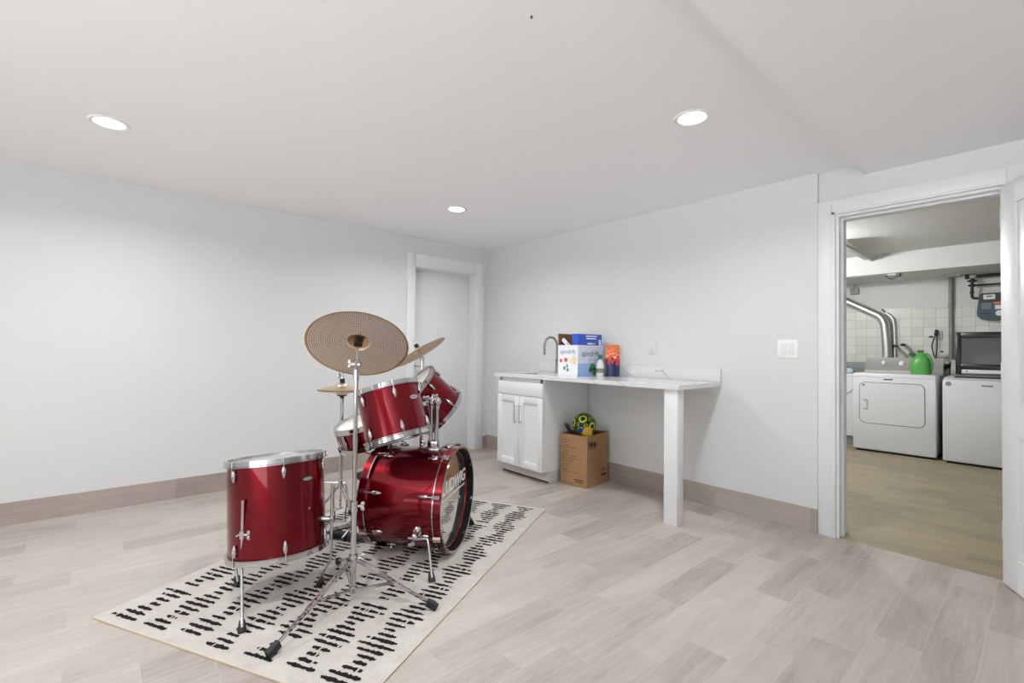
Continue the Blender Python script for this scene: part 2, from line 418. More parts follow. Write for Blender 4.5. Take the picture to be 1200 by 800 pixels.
# left door: casing, jamb, slab
t1 = MB()
t1.box(0, 0.016, -1.062, -0.965, 0, 2.105, 0.003).box(0, 0.016, -0.185, -0.078, 0, 2.105, 0.003).box(0, 0.0159, -0.964, -0.186, 1.985, 2.105, 0.003)
t1.box(-0.19, 0.004, -0.975, -0.96, 0, 1.99).box(-0.19, 0.004, -0.19, -0.175, 0, 1.99).box(-0.19, 0.004, -0.96, -0.19, 1.972, 1.99)
struct('trim_1', t1, M['trim'], 'white casing around the closed door', 'door casing')
d1 = struct('door_1', MB().box(-0.165, -0.128, -0.957, -0.193, 0.006, 1.969, 0.002), M['door'], 'closed flat white door beside the room corner', 'door')
hl = MB().lathe([(0, 0.0), (0.027, 0.0), (0.027, 0.006), (0.02, 0.010), (0, 0.010)], 24, axis_mtx((-0.128, -0.895, 0.95), (1, 0, 0)))
hl.tube(smooth_path([(-0.12, -0.895, 0.95), (-0.075, -0.895, 0.95), (-0.07, -0.875, 0.95), (-0.072, -0.785, 0.945)], 5), 0.009, 10)
hl.build('lever_handle', M['steel'], d1)
# right doorway casing and jamb
t2 = MB()
t2.box(3.337, 3.412, 0.0, 0.031, 0, 2.078, 0.002).box(3.412, 3.432, -0.006, 0.031, 0, 2.0, 0.002)
t2.box(4.165, 4.26, 0.0, 0.031, 0, 2.078, 0.002).box(3.412, 4.165, 0.0, 0.031, 2.0, 2.078, 0.002).box(3.412, 4.165, -0.006, 0.031, 1.986, 2.0, 0.002)
t2.box(3.432, 3.447, 0.012, 0.175, 0, 1.985).box(4.152, 4.167, 0.012, 0.175, 0, 1.985).box(3.447, 4.152, 0.012, 0.175, 1.97, 1.985)
t2.box(3.447, 3.459, 0.06, 0.10, 0, 1.97).box(4.14, 4.152, 0.06, 0.10, 0, 1.97).box(3.459, 4.14, 0.06, 0.10, 1.958, 1.97)
tr2 = struct('trim_2', t2, M['trim'], 'white casing around the open doorway to the laundry', 'door casing')
sp = MB().box(3.447, 3.4495, 0.018, 0.05, 0.83, 0.90, 0.001).box(3.449, 3.451, 0.026, 0.042, 0.85, 0.88)
sp.build('strike_plate', M['steel'], tr2)
# right door, hinged at the right jamb and swung into the room
dirv = V((0.45, -0.893, 0)).normalized(); nrm = V((0.893, 0.45, 0)).normalized()
dm = Matrix.Identity(4)
for i in range(3): dm[i][0] = dirv[i]; dm[i][1] = nrm[i]; dm[i][2] = (0, 0, 1)[i]
dm.translation = V((4.143, -0.036, 0))
mb = MB(); DW = 0.69; T = 0.035
def dbox(a, b, c, d, e, f, bev=0.0): mb.box(a, b, c, d, e, f, bev, rot=dm)
dbox(0, 0.115, 0, T, 0.008, 1.968, 0.0015); dbox(DW-0.115, DW, 0, T, 0.008, 1.968, 0.0015)
for a, b in ((0.008, 0.16), (0.742, 0.87), (1.858, 1.968)): dbox(0.1149, DW-0.1149, 0.0002, T-0.0002, a, b)
for a, b in ((0.16, 0.742), (0.87, 1.858)):
    dbox(0.114, DW-0.114, 0.010, T-0.010, a-0.001, b+0.001)
    dbox(0.145, DW-0.145, 0.004, T-0.004, a+0.03, b-0.03, 0.005)
d2 = struct('door_2', mb, M['door'], 'open white panelled door at the right edge of the picture', 'door')
hb = MB()
for z in (0.22, 1.0, 1.76): hb.cyl(dm @ V((0.001, 0.002, z)), dm @ V((0.001, 0.002, z+0.09)), 0.004, n=12)
hb.build('hinge', M['trim'], d2)
kb = MB().lathe([(0, 0), (0.03, 0), (0.03, 0.006), (0.012, 0.012), (0.012, 0.03), (0.026, 0.04), (0.029, 0.052), (0.02, 0.064), (0, 0.068)], 24, dm @ axis_mtx((DW-0.07, 0, 0.93), (0, -1, 0), (1, 0, 0)))
kb.build('door_knob', M['steel'], d2)

# laundry shell
struct('wall_laundry_back', MB().box(1.7, 6.0, 4.15, 4.3, 0, 1.682).box(1.7, 6.0, 4.1485, 4.30, 1.682, 1.70), M['tile'], 'white tiled wall behind the washer and dryer', 'wall')
struct('wall_laundry_upper', MB().box(1.7, 6.0, 4.158, 4.3, 1.70, 2.30), M['lwall'], 'painted wall above the laundry tiles', 'wall')
struct('wall_laundry_left', MB().box(1.7, 1.85, 0.16, 4.3, 0, 2.5), M['lwall'], 'left laundry wall', 'wall')
struct('wall_laundry_right', MB().box(5.6, 5.75, 0.16, 4.3, 0, 2.5), M['lwall'], 'right laundry wall', 'wall')
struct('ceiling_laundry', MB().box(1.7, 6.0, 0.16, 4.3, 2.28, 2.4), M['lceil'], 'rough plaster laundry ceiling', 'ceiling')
struct('ceiling_laundry_beam', MB().box(1.85, 5.6, 3.36, 4.158, 2.05, 2.282), M['lwall'], 'boxed white beam across the laundry ceiling', 'beam')

# ================================================================== LIGHTS
def downlight(x, y, z, label, group=None, watts=LAMP_W):
    t, inv = thing('recessed_downlight', label, 'ceiling light', (x, y, z), group=group)
    MB().lathe([(0.066, 0.004), (0.066, -0.003), (0.082, -0.006), (0.088, -0.001), (0.088, 0.004)], 40, closed=True).build('trim_ring', M['plasticwhite'], t)
    MB().lathe([(0, 0.001), (0.066, 0.001), (0.066, -0.002), (0, -0.0025)], 40).build('diffuser', M['lamp'], t)
    L = bpy.data.lights.new('downlight_lamp', 'AREA'); L.shape = 'DISK'; L.size = 0.13; L.energy = watts; L.color = (0.95, 0.98, 1.0); L.spread = math.radians(155)
    lo = bpy.data.objects.new('downlight_lamp', L); COL.objects.link(lo); lo.parent = t; lo.location = (0, 0, -0.009)
    return t
downlight(1.107, -3.385, H, 'glowing recessed ceiling light at upper left of the picture')
downlight(1.105, -1.222, H, 'small glowing recessed ceiling light nearest the corner door')
downlight(3.152, -1.246, H, 'glowing recessed ceiling light in front of the countertop')
HB = 'unseen recessed ceiling light, one of a set mostly added to brighten the room'
for x, y in ((3.15, -3.40), (1.107, -5.4), (3.15, -5.4), (5.2, -1.24), (5.2, -3.40), (5.2, -5.4)):  # first one inferred from the counter shadow; the rest added as unseen fill
    downlight(x, y, H, HB, 'recessed lights behind the camera')
# laundry ceiling lamp (out of view to the left of the doorway)
t, inv = thing('laundry_lamp', 'round white ceiling lamp of the laundry room, hidden left of the doorway', 'ceiling light', (2.45, 1.9, 2.28))
MB().lathe([(0, 0), (0.06, 0), (0.06, -0.03), (0, -0.03)], 24).build('lamp_base', M['plasticwhite'], t)
MB().ball((0, 0, -0.08), 0.05).build('bulb', M['lamp'], t)
L = bpy.data.lights.new('laundry_bulb', 'POINT'); L.energy = LAUNDRY_W; L.shadow_soft_size = 0.06; L.color = (0.98, 0.99, 1.0)
lo = bpy.data.objects.new('laundry_bulb', L); COL.objects.link(lo); lo.parent = t; lo.location = (0, 0, -0.19)
# little dark ceiling hook
t = MB().lathe([(0, 0.002), (0.0035, 0.002), (0.0035, -0.006), (0, -0.009)], 12).build('ceiling_screw', M['dark'])
t.location = (3.133, -2.315, H); tag(t, 'tiny dark screw in the ceiling at the top middle', 'screw')

# ================================================================== RUG
U = V((0.885, 0.4655, 0)).normalized(); VV = V((0.4655, -0.885, 0)).normalized()
B0 = V((1.937, -1.003, 0))
def rp(u, v, z): return B0 + U*u + VV*v + V((0, 0, z))
RW, RL = 1.336, 2.005
rug, inv = thing('area_rug', 'cream shag rug with rows of black dashes under the drum kit', 'rug', tuple(rp(-RW/2, RL/2, 0)))
RM = Matrix.Identity(4)
for i in range(3): RM[i][0] = U[i]; RM[i][1] = VV[i]
RM.translation = B0
mb = MB(); mb.box(-RW, 0, 0, RL, 0.0, 0.008, 0.003, rot=RM); mb.build('rug_pile', M['rug'], rug, inv)
mb = MB()
for c, a, b in (((-RW), 0, 1), (0, 0, 1)): mb.box(c-0.003, c+0.003, -0.003, RL+0.003, 0, 0.0072, 0.002, rot=RM)
for c in (0, RL): mb.box(-RW, 0, c-0.003, c+0.003, 0, 0.0072, 0.002, rot=RM)
mb.build('bound_edge', M['rugedge'], rug, inv)
mb = MB(); rr = random.Random(5)
for ci in range(7):
    uc = -0.138 - 0.1795*ci
    ph = rr.randint(0, 5) if ci else 1; k = 0; v = 0.05 if ci == 0 else 0.035+rr.random()*0.03
    off = 0.0
    while v < RL-0.045:
        wv = [0.150, 0.118, 0.085, 0.055, 0.090, 0.125][(k+ph) % 6]*rr.uniform(0.9, 1.1)
        if (k+ph) % 6 == 0: off = 0
        else: off = max(-0.04, min(0.04, off + rr.uniform(-0.022, 0.022)))
        if rr.random() > 0.03:
            u0 = uc - wv/2 + off*(1-wv/0.16); n_ = max(3, int(wv/0.0075)); pts_t = []; pts_b = []
            for i in range(n_+1):
                uu = u0 + wv*i/n_; e = min(i, n_-i)/n_
                th_ = 0.0102*(0.55+0.45*min(1, e*5))*rr.uniform(0.55, 1.2)
                sh = rr.uniform(-0.0022, 0.0022)
                pts_t.append((uu, v+sh-th_)); pts_b.append((uu, v+sh+th_))
            for i in range(n_):
                if rr.random() < 0.04: continue
                mb.quad([RM @ V((*pts_t[i], 0.0092)), RM @ V((*pts_b[i], 0.0092)), RM @ V((*pts_b[i+1], 0.0092)), RM @ V((*pts_t[i+1], 0.0092))])
        v += 0.0355*rr.uniform(0.93, 1.07); k += 1
mb.build('dash_pattern', M['rugblack'], rug, inv)
RZ = 0.009

# ================================================================== DRUMS
def teardrop(mb, mt, L=0.055, w=0.011):
    """lug: tip pointing to +z of mt, raised along +x"""
    prof = [(0, -0.5*L), (0.55*w, -0.46*L), (0.9*w, -0.3*L), (w, -0.1*L), (0.75*w, 0.18*L), (0.35*w, 0.42*L), (0, 0.5*L)]
    mb.lathe(prof, 12, mt)
def hoop_profile(R, top=True, h=0.026):
    s = 1
    return [(R-0.004, 0), (R+0.003, 0.0015), (R+0.011, 0), (R+0.011, -h+0.006), (R+0.016, -h+0.003), (R+0.016, -h), (R+0.002, -h), (R+0.002, -0.010), (R-0.004, -0.008)]
def drum(name, label, c, n, R, L, nlug, lugang, head_top, head_bot, ref=(0, 0, 1), badge=None, luglen=0.055, badge_z=None, one_lug=False):
    mt = axis_mtx(c, n, ref); t, inv = thing(name, label, 'drum', mtx=mt)
    MB().lathe([(R, -0.014), (R, -L+0.014), (R-0.008, -L+0.014), (R-0.008, -0.014)], 72, closed=True).build('shell', M['red'], t)
    MB().lathe(hoop_profile(R), 72, closed=True).build('top_hoop', M['chrome'], t)
    flip = Matrix.Translation((0, 0, -L)) @ Matrix.Diagonal((1, -1, -1, 1))
    MB().lathe(hoop_profile(R), 72, flip, closed=True).build('bottom_hoop', M['chrome'], t)
    MB().lathe([(0, -0.008), (R-0.012, -0.008), (R+0.001, -0.012)], 72).build('batter_head', head_top, t)
    MB().lathe([(0, -L+0.008), (R-0.012, -L+0.008), (R+0.001, -L+0.012)], 72).build('resonant_head', head_bot, t)
    for k in range(nlug):
        a = lugang + 2*PI*k/nlug; ca, sa = math.cos(a), math.sin(a)
        for end in ((1, -1) if not one_lug else (0,)):
            mb = MB()
            if end == 0:
                zc = -L/2; teardrop(mb, axis_mtx(((R+0.006)*ca, (R+0.006)*sa, zc), (0, 0, 1), (ca, sa, 0)), L*0.6)
                z1, z2 = -0.02, -L+0.02
                mb.cyl(((R+0.013)*ca, (R+0.013)*sa, z1), ((R+0.013)*ca, (R+0.013)*sa, z2), 0.0025, n=8)
            else:
                zc = -0.062 if end == 1 else -L+0.062
                teardrop(mb, axis_mtx(((R+0.006)*ca, (R+0.006)*sa, zc), (0, 0, -end), (ca, sa, 0)), luglen)
                zt = -0.004 if end == 1 else -L+0.004
                mb.cyl(((R+0.013)*ca, (R+0.013)*sa, zc), ((R+0.013)*ca, (R+0.013)*sa, zt), 0.0026, n=8)
                mb.cyl(((R+0.013)*ca, (R+0.013)*sa, zt-0.016*end), ((R+0.013)*ca, (R+0.013)*sa, zt+0.003*end), 0.0055, n=8)
            mb.build('lug', M['chrome'], t)
    if badge is not None:
        ba, bz = badge; ca, sa = math.cos(ba), math.sin(ba)
        bm_ = axis_mtx(((R+0.0005)*ca, (R+0.0005)*sa, bz), (ca, sa, 0), (0, 0, 1))
        pts = [(0.011*math.sin(2*PI*i/24), 0.029*math.cos(2*PI*i/24)) for i in range(24)]
        o = MB().prism(pts, -0.003, 0.0028, bm_).build('badge', M['steel'], t)
        MB().prism([(0.0045*math.sin(2*PI*i/20), 0.021*math.cos(2*PI*i/20)) for i in range(20)], 0.0026, 0.0034, bm_).build('badge_emblem', M['black'], o)
    return t, inv, mt
def rubber_foot(p, parent, inv, r=0.014, h=0.035, d=(0, 0, 1), name='rubber_foot'):
    mt = axis_mtx(p, d, (1, 0.1, 0))
    return MB().lathe([(0, 0), (r, 0), (r*1.05, h*0.25), (r*0.7, h), (0, h)], 16, mt).build(name, M['black'], parent, inv)
def wing_nut(mb, p, d, r=0.012):
    p, d = V(p), V(d).normalized(); mb.cyl(p, p+d*0.018, 0.006, n=12)
    s_ = d.cross(V((0, 0, 1))) if abs(d.z) < 0.9 else V((1, 0, 0)); s_.normalize(); e = d.cross(s_)
    for sg in (1, -1):
        q = p+d*0.02+e*sg*0.009
        mt = axis_mtx(q, (d*0.5+e*sg), s_); mb.ball((0, 0, 0), r, (0.28, 0.75, 1.0), 10, 8, mt)

# ---- floor tom
ftc = (1.896, -2.764, 0.618); ftn = V((-0.1385, 0.0, 0.990)).normalized()
ft, inv, ftm = drum('floor_tom', 'large red floor tom standing on three chrome legs at the left of the kit', ftc, ftn, 0.2035, 0.432, 6, math.radians(172), M['coated'], M['coated'], (1, 0, 0), badge=None)
ftmi = inv
def ft_local_angle(wx, wy):
    v_ = ftmi.to_3x3() @ V((wx, wy, 0)); return math.atan2(v_.y, v_.x)
a_b = ft_local_angle(0.935, 0.355)
bm_ = axis_mtx((0.2040*math.cos(a_b), 0.2040*math.sin(a_b), -0.105), (math.cos(a_b), math.sin(a_b), 0), (-0.35*math.sin(a_b)*-1, 0.35*math.cos(a_b)*-1, 0.0)) 
tv = V((-math.sin(a_b), math.cos(a_b), 0.0))
bm_ = axis_mtx((0.2042*math.cos(a_b), 0.2042*math.sin(a_b), -0.105), (math.cos(a_b), math.sin(a_b), 0), tv)
bo = MB().prism([(0.030*math.copysign(abs(math.cos(2*PI*i/28))**0.6, math.cos(2*PI*i/28)), 0.0115*math.copysign(abs(math.sin(2*PI*i/28))**0.6, math.sin(2*PI*i/28))) for i in range(28)], -0.004, 0.0024, bm_).build('badge', M['black'], ft)
MB().prism([(0.024*math.cos(2*PI*i/24), 0.007*math.sin(2*PI*i/24)) for i in range(24)], 0.002, 0.0032, bm_).build('badge_emblem', M['steel'], bo)
MB().lathe([(0, 0), (0.006, 0), (0.006, 0.003), (0.003, 0.004), (0, 0.004)], 14, axis_mtx((0.2035*math.cos(a_b+.03), 0.2035*math.sin(a_b+.03), -0.235), (math.cos(a_b), math.sin(a_b), 0))).build('vent_grommet', M['chrome'], ft)
ax0 = V(ftc); 
for rod, foot, ztop in (((2.045, -2.934), (2.206, -2.962), 0.48), ((1.715, -2.90), (1.785, -2.893), 0.45), ((2.0965, -2.577), (2.022, -2.604), 0.50)):
    # nearest axis point for the clamp
    zc = 0.335; axp = V(ftc) - ftn*((ftc[2]-zc)/ftn.z)
    rv = V((rod[0], rod[1], zc)); rad = (rv-axp); rad.z = 0; rad.normalize(); surf = axp+rad*0.203
    zb = 0.205 if foot[0] > 2.1 else 0.145
    pts = [(rod[0], rod[1], ztop), (rod[0], rod[1], zb+0.03), (rod[0]*0.96+foot[0]*0.04, rod[1]*0.96+foot[1]*0.04, zb), (foot[0], foot[1], RZ+0.02)]
    lg = MB().tube([pts[0], pts[1], pts[2], pts[3]], 0.0062, 12).build('leg', M['chrome'], ft, inv)
    dv = (V(pts[2])-V(pts[3])).normalized()
    rubber_foot((foot[0], foot[1], RZ), lg, inv, 0.015, 0.045, dv)
    br = MB(); br.cyl(surf-rad*0.002, rv+rad*0.006, 0.013, 0.011, 14)
    br.cyl(rv+V((0, 0, -0.016)), rv+V((0, 0, 0.016)), 0.011, n=14)
    side = V((0, 0, 1)).cross(rad); wing_nut(br, rv+side*0.010, side, 0.013)
    br.tube([rv+side*-0.01+V((0, 0, 0.0)), rv+side*-0.03+V((0, 0, -0.01))], 0.005, 8)
    br.build('leg_bracket', M['chrome'], ft, inv)

# ---- bass drum (axis along local z, front head at z=0)
bR = 0.284; bz = bR+RZ; bn = V((0.80817, 0.58895, 0)); bc = V((2.105, -1.868, bz))
bmtx = axis_mtx(bc, bn, (0, 0, 1))
bd, inv = thing('bass_drum', 'big red bass drum lying on its side on the rug', 'drum', mtx=bmtx)
def bw(theta, rad, t_):      # local point: theta from the top towards the camera side, t_ distance behind the front rim
    return V((rad*math.cos(theta), -rad*math.sin(theta)*BS, -t_))
ly = bmtx.to_3x3().col[1]; BS = 1 if (-ly).dot(V((0.589, -0.808, 0))) > 0 else -1
MB().lathe([(0.268, -0.036), (0.268, -0.434), (0.260, -0.434), (0.260, -0.036)], 96, closed=True).build('shell', M['red'], bd)
for nm, z0, z1 in (('front_hoop', 0.0, -0.042), ('rear_hoop', -0.428, -0.470)):
    mb = MB(); zi, zo = (z0, z1)
    mb.lathe([(bR-0.011, z0), (bR-0.003, z0), (bR, z0-0.003), (bR, z1+0.003), (bR-0.003, z1), (bR-0.013, z1)], 96)
    mb.mi = 1; mb.lathe([(bR-0.013, z1), (bR-0.011, z0)], 96)
    mb.build(nm, [M['red'], M['hoopblack']], bd)
mb = MB(); mb.lathe([(bR+0.0005, -0.0005), (bR-0.011, -0.0005), (bR-0.011, 0.001), (bR-0.0005, 0.001)], 96, closed=True); mb.build('front_rim_strip', M['chrome'], bd)
for z in (-0.044, -0.426):
    MB().lathe([(bR+0.0035, z-0.003), (bR+0.0035, z+0.003), (0.2665, z+0.003), (0.2665, z-0.003)], 96, closed=True).build('hoop_ring', M['chrome'], bd)
MB().lathe([(0, -0.040), (0.262, -0.040), (0.273, -0.0415)], 96).build('front_head', M['mirrorhead'], bd)
MB().lathe([(0, -0.440), (0.262, -0.440), (0.273, -0.434)], 96).build('rear_head', M['head'], bd)
for k in range(8):
    th = math.radians(28.5+45*k)
    for end in (0, 1):
        t_a = 0.105 if end == 0 else 0.365; t_h = 0.012 if end == 0 else 0.458; t_c = 0.046 if end == 0 else 0.424
        mb = MB(); p = bw(th, 0.2745, t_a); rad = bw(th, 1, 0); rad.z = 0
        teardrop(mb, axis_mtx(p, (0, 0, -1 if end == 0 else 1), rad), 0.062, 0.0115)
        mb.cyl(bw(th, 0.292, t_a), bw(th, 0.292, t_h), 0.003, n=8)
        mb.cyl(bw(th, 0.283, t_a), bw(th, 0.292, t_a), 0.006, n=8)
        # claw hook over the hoop
        mt = axis_mtx(bw(th, 0.288, (t_h+t_c)/2), (0, 0, -1 if end == 0 else 1), rad)
        mb.prism([(-0.004, -0.013), (0.010, -0.009), (0.010, 0.009), (-0.004, 0.013)], -0.021, 0.019, mt)
        mb.prism([(-0.016, -0.008), (0.008, -0.008), (0.008, 0.008), (-0.016, 0.008)], -0.0225, -0.0195, mt)
        mb.build('tension_lug', M['chrome'], bd)
# spur legs
for sg, foot in ((1, (2.336, -2.180)), (-1, (1.851, -1.584))):
    th = math.radians(113)*sg; tt = 0.135
    P0 = bmtx @ bw(th, 0.266, tt); P1 = bmtx @ bw(th, 0.322, tt); rad = (P1-P0).normalized()
    ax_ = bn
    mb = MB(); mb.cyl(P0, P0+rad*0.012, 0.026, 0.022, 20); mb.cyl(P0+rad*0.012, P1, 0.013, 0.012, 14)
    wing_nut(mb, P1+V((0, 0, -0.012))-ax_*0.004, V((0, 0, -1))-0.3*ax_, 0.014)
    mb.ball(P1-rad*0.012, 0.019, (1, 1, 1), 14, 8)
    mb.build('spur_bracket', M['chrome'], bd, inv)
    K = P1+bn*0.075+V((0, 0, 0.004)); Fp = V((foot[0], foot[1], RZ+0.02))
    lg = MB().tube(smooth_path([P1-bn*0.03, P1+bn*0.02, K-bn*0.012, K+(Fp-K).normalized()*0.018, Fp], 4), 0.0062, 12).build('spur_leg', M['chrome'], bd, inv)
    rubber_foot((foot[0], foot[1], RZ), lg, inv, 0.017, 0.048, (K-Fp).normalized())
# tom mount: base plate, two posts, clamp heads
mbase = bmtx @ bw(0.05, 0.268, 0.150)
mb = MB(); mb.box(-0.045, 0.045, -0.034, 0.034, -0.006, 0.012, 0.004, rot=Matrix.Translation(mbase) @ Matrix.Rotation(math.radians(36), 4, 'Z'))
mb.box(-0.030, 0.030, -0.020, 0.020, 0.010, 0.052, 0.004, rot=Matrix.Translation(mbase) @ Matrix.Rotation(math.radians(36), 4, 'Z'))
wing_nut(mb, mbase+V((-0.03, -0.03, 0.03)), (-0.6, -0.6, 0.1), 0.014)
mb.build('mount_base', M['chrome'], bd, inv)
side = V((0.66, 0.75, 0))
heads = []
for sg in (-1, 1):
    pb = mbase+side*0.0155*sg
    MB().cyl(pb+V((0, 0, 0.02)), pb+V((0, 0, 0.262)), 0.0125, n=20).build('mount_post', M['chrome'], bd, inv)
    hd = pb+V((0, 0, 0.262)); heads.append(hd)
    mb = MB(); mb.ball(hd+V((0, 0, 0.006)), 0.027, (1, 1, 1), 16, 10); mb.cyl(hd+V((0, 0, -0.035)), hd, 0.0175, n=16); wing_nut(mb, hd+V((0.018, -0.012, 0.008)), (0.8, -0.5, 0.1), 0.013)
    mb.build('mount_clamp', M['chrome'], bd, inv)
# lettering on the front head
lm = Matrix.Identity(4); hx = V((-0.589, 0.808, 0))
if hx.cross(V((0, 0, 1))).dot(bn) < 0: hx = -hx
ctr = bc - bn*0.0390 + V((0, 0, 0.075)) + hx*0.035
for i in range(3): lm[i][0] = hx[i]; lm[i][1] = (0, 0, 1)[i]; lm[i][2] = bn[i]
lm.translation = ctr
hd_letters = text('head_lettering', 'LUDWIG', 0.098, lm, M['plasticwhite'], bd, inv, 0.0003, sx=1.0, shear=0.15, bold=0.002)
MB().box(-0.215, 0.185, -0.058, -0.050, -0.0003, 0.0005, rot=lm).build('head_underline', M['plasticwhite'], bd, inv)

# ---- rack toms
t1c = V((1.957, -2.241, 0.9215)); t1n = V((-0.310, -0.105, 0.945)).normalized()
tomA, invA, mA = drum('rack_tom', 'red mounted tom tilted left, nearer one above the bass drum', t1c, t1n, 0.163, 0.290, 6, 0.0, M['coated'], M['coated'], (0.963, -0.265, 0))
t2c = V((1.804, -2.002, 0.905)); t2n = V((-0.222, -0.721, 0.656)).normalized()
C0 = V((4.30062, -3.41589, 1.12618)); t2c = C0+(t2c-C0)*1.03
tomB, invB, mB = drum('rack_tom', 'red mounted tom steeply tilted, farther one behind the chrome mount post', t2c, t2n, 0.155, 0.263, 6, 0.35, M['head'], M['coated'], (0.963, -0.265, 0))
# tom arms belong to the toms
for tt_, inv_, c_, n_, R_, L_, hd in ((tomA, invA, t1c, t1n, 0.163, 0.29, heads[0]), (tomB, invB, t2c, t2n, 0.155, 0.263, heads[1])):
    along = (hd-c_).dot(n_); axp = c_+n_*along; rad = (hd-axp); dist = rad.length; rad.normalize(); surf = axp+rad*(R_-0.003)
    mb = MB(); mb.cyl(surf, surf+rad*0.012, 0.026, 0.02, 18); mb.tube([surf+rad*0.004, hd+V((0, 0, 0.006))], 0.0115, 14)
    mid = surf.lerp(hd, 0.6); mb.cyl(surf+rad*0.008, surf.lerp(hd, 0.62), 0.0165, n=14)
    wing_nut(mb, mid+V((0, 0, 0.014)), (0, 0, 1), 0.014)
    mb.build('tom_bracket', M['chrome'], tt_, inv_)
    if tt_ is tomA:
        wd = V((0.945, 0.33, 0.0)); lv = mA.to_3x3().inverted() @ wd; aa = math.atan2(lv.y, lv.x)
        tvv = V((-math.sin(aa), math.cos(aa), 0)); bm2 = axis_mtx((0.1635*math.cos(aa), 0.1635*math.sin(aa), -0.10), (math.cos(aa), math.sin(aa), 0), tvv)
        bo = MB().prism([(0.026*math.cos(2*PI*i/24), 0.010*math.sin(2*PI*i/24)) for i in range(24)], -0.003, 0.0026, bm2).build('badge', M['steel'], tt_)
        MB().prism([(0.02*math.cos(2*PI*i/20), 0.005*math.sin(2*PI*i/20)) for i in range(20)], 0.002, 0.0034, bm2).build('badge_emblem', M['midgrey'], bo)

# ---- snare on its stand
snc = V((1.588, -2.200, 0.709)); snn = V((-0.027, -0.334, 0.942)).normalized()
sn, inv, msn = drum('snare_drum', 'small red snare drum with a white head behind the cymbal stand', snc, snn, 0.171, 0.145, 8, 0.3, M['head'], M['coated'], (1, 0, 0), one_lug=True)
for (a, b, c_) in ((-0.12, 0.02, M['pinkp']),):
    mb = MB()
    for k, o_ in enumerate((-0.02, 0.0, 0.018)):
        q = Matrix.Rotation(math.radians(20), 4, 'Z') @ Matrix.Translation((-0.03, o_, -0.0076))
        mb.box(-0.09+0.02*k, 0.05, -0.002, 0.002, 0, 0.0004, rot=q)
    mb.build('head_print', c_, sn)
st, inv = thing('snare_stand', 'low chrome basket stand under the snare drum', 'drum stand', (1.61, -2.16, RZ))
bcen = snc - snn*0.155
hub = V((bcen.x+0.02, bcen.y+0.03, 0.0))
MB().cyl((hub.x, hub.y, RZ+0.10), (hub.x, hub.y, bcen.z-0.10), 0.011, n=16).build('tube', M['chrome'], st, inv)
mb = MB(); mb.ball((hub.x, hub.y, bcen.z-0.09), 0.022); wing_nut(mb, (hub.x+0.015, hub.y-0.015, bcen.z-0.09), (0.7, -0.7, 0)); mb.build('tilter', M['chrome'], st, inv)
e1 = snn.cross(V((1, 0, 0))).normalized(); e2 = snn.cross(e1)
for k in range(3):
    a = 0.6+2*PI*k/3; dr = e1*math.cos(a)+e2*math.sin(a); tip = bcen+dr*0.187
    am = MB().tube([(hub.x, hub.y, bcen.z-0.09), bcen+dr*0.10-snn*0.012, tip-snn*0.010, tip+snn*0.03], 0.006, 10).build('basket_arm', M['chrome'], st, inv)
    MB().cyl(tip+snn*0.004, tip+snn*0.034, 0.009, n=12).build('rubber_grip', M['black'], am, inv)
    a2 = 0.35+2*PI*k/3; ft_ = V((hub.x+0.20*math.cos(a2), hub.y+0.20*math.sin(a2), RZ+0.014))
    lg = MB().tube([(hub.x, hub.y, 0.24), ft_], 0.007, 10).build('leg', M['chrome'], st, inv)
    rubber_foot((ft_.x, ft_.y, RZ), lg, inv, 0.013, 0.032, (V((hub.x, hub.y, 0.24))-ft_).normalized())

# ---- cymbals
def cymbal(name, label, c, n, R, m_, bellr, rise, cat='cymbal', group=None, tk=0.0012):
    t, inv = thing(name, label, cat, mtx=axis_mtx(c, n, (1, 0, 0.1)), group=group)
    top = []
    for i in range(21):
        f_ = i/20; r = 0.006+(bellr-0.006)*f_; top.append((r, rise+0.020*math.sqrt(max(0, 1-f_*f_*0.98))))
    zb_ = top[-1][1]
    for i in range(1, 15):
        f_ = i/14; top.append((bellr+(R-bellr)*f_, zb_*(1-f_)**1.0+0.004*math.sin(PI*f_)))
    prof = top + [(r, z-tk) for r, z in reversed(top)]
    MB().lathe(prof, 96, closed=True).build('cymbal_plate', m_, t, None, 50)
    return t, inv
ridec = V((2.2723, -2.5414, 1.137)); riden = V((-0.5320, 0.3460, 0.7728)).normalized()
cymbal('ride_cymbal', 'big perforated bronze cymbal tilted high over the front stand', ridec, riden, 0.221, M['ride'], 0.055, 0.016, tk=0.0004)
crc = V((1.6215, -1.8419, 1.1051)); crn = V((-0.4018, -0.3582, 0.8428)).normalized()
cymbal('crash_cymbal', 'plain bronze cymbal tilted behind the farther mounted tom', crc, crn, 0.181, M['bronze'], 0.045, 0.014)
hx_, hy_, hz_ = 1.336, -2.235, 0.865
cymbal('hi_hat_cymbal', 'upper bronze cymbal of the horizontal hi-hat pair', (hx_, hy_, hz_+0.004), (0, 0, 1), 0.15, M['bronze'], 0.04, 0.016)
cymbal('hi_hat_cymbal', 'lower bronze cymbal of the horizontal hi-hat pair', (hx_, hy_, hz_-0.004), (0, 0, -1), 0.15, M['bronze'], 0.04, 0.016)

def strap_leg(mb, a, b, w, sep, th_=0.003):
    """double braced leg: two flat straps from a to b"""
    a, b = V(a), V(b); d = (b-a).normalized(); s_ = d.cross(V((0, 0, 1))).normalized(); n_ = s_.cross(d)
    for sg in (-1, 1):
        o_ = s_*sep*sg
        mt = Matrix.Identity(4)
        for i in range(3): mt[i][0] = d[i]; mt[i][1] = s_[i]; mt[i][2] = n_[i]
        mt.translation = a+o_
        mb.box(0, (b-a).length, -th_/2, th_/2, -w/2, w/2, 0.0008, rot=mt, seg=1)
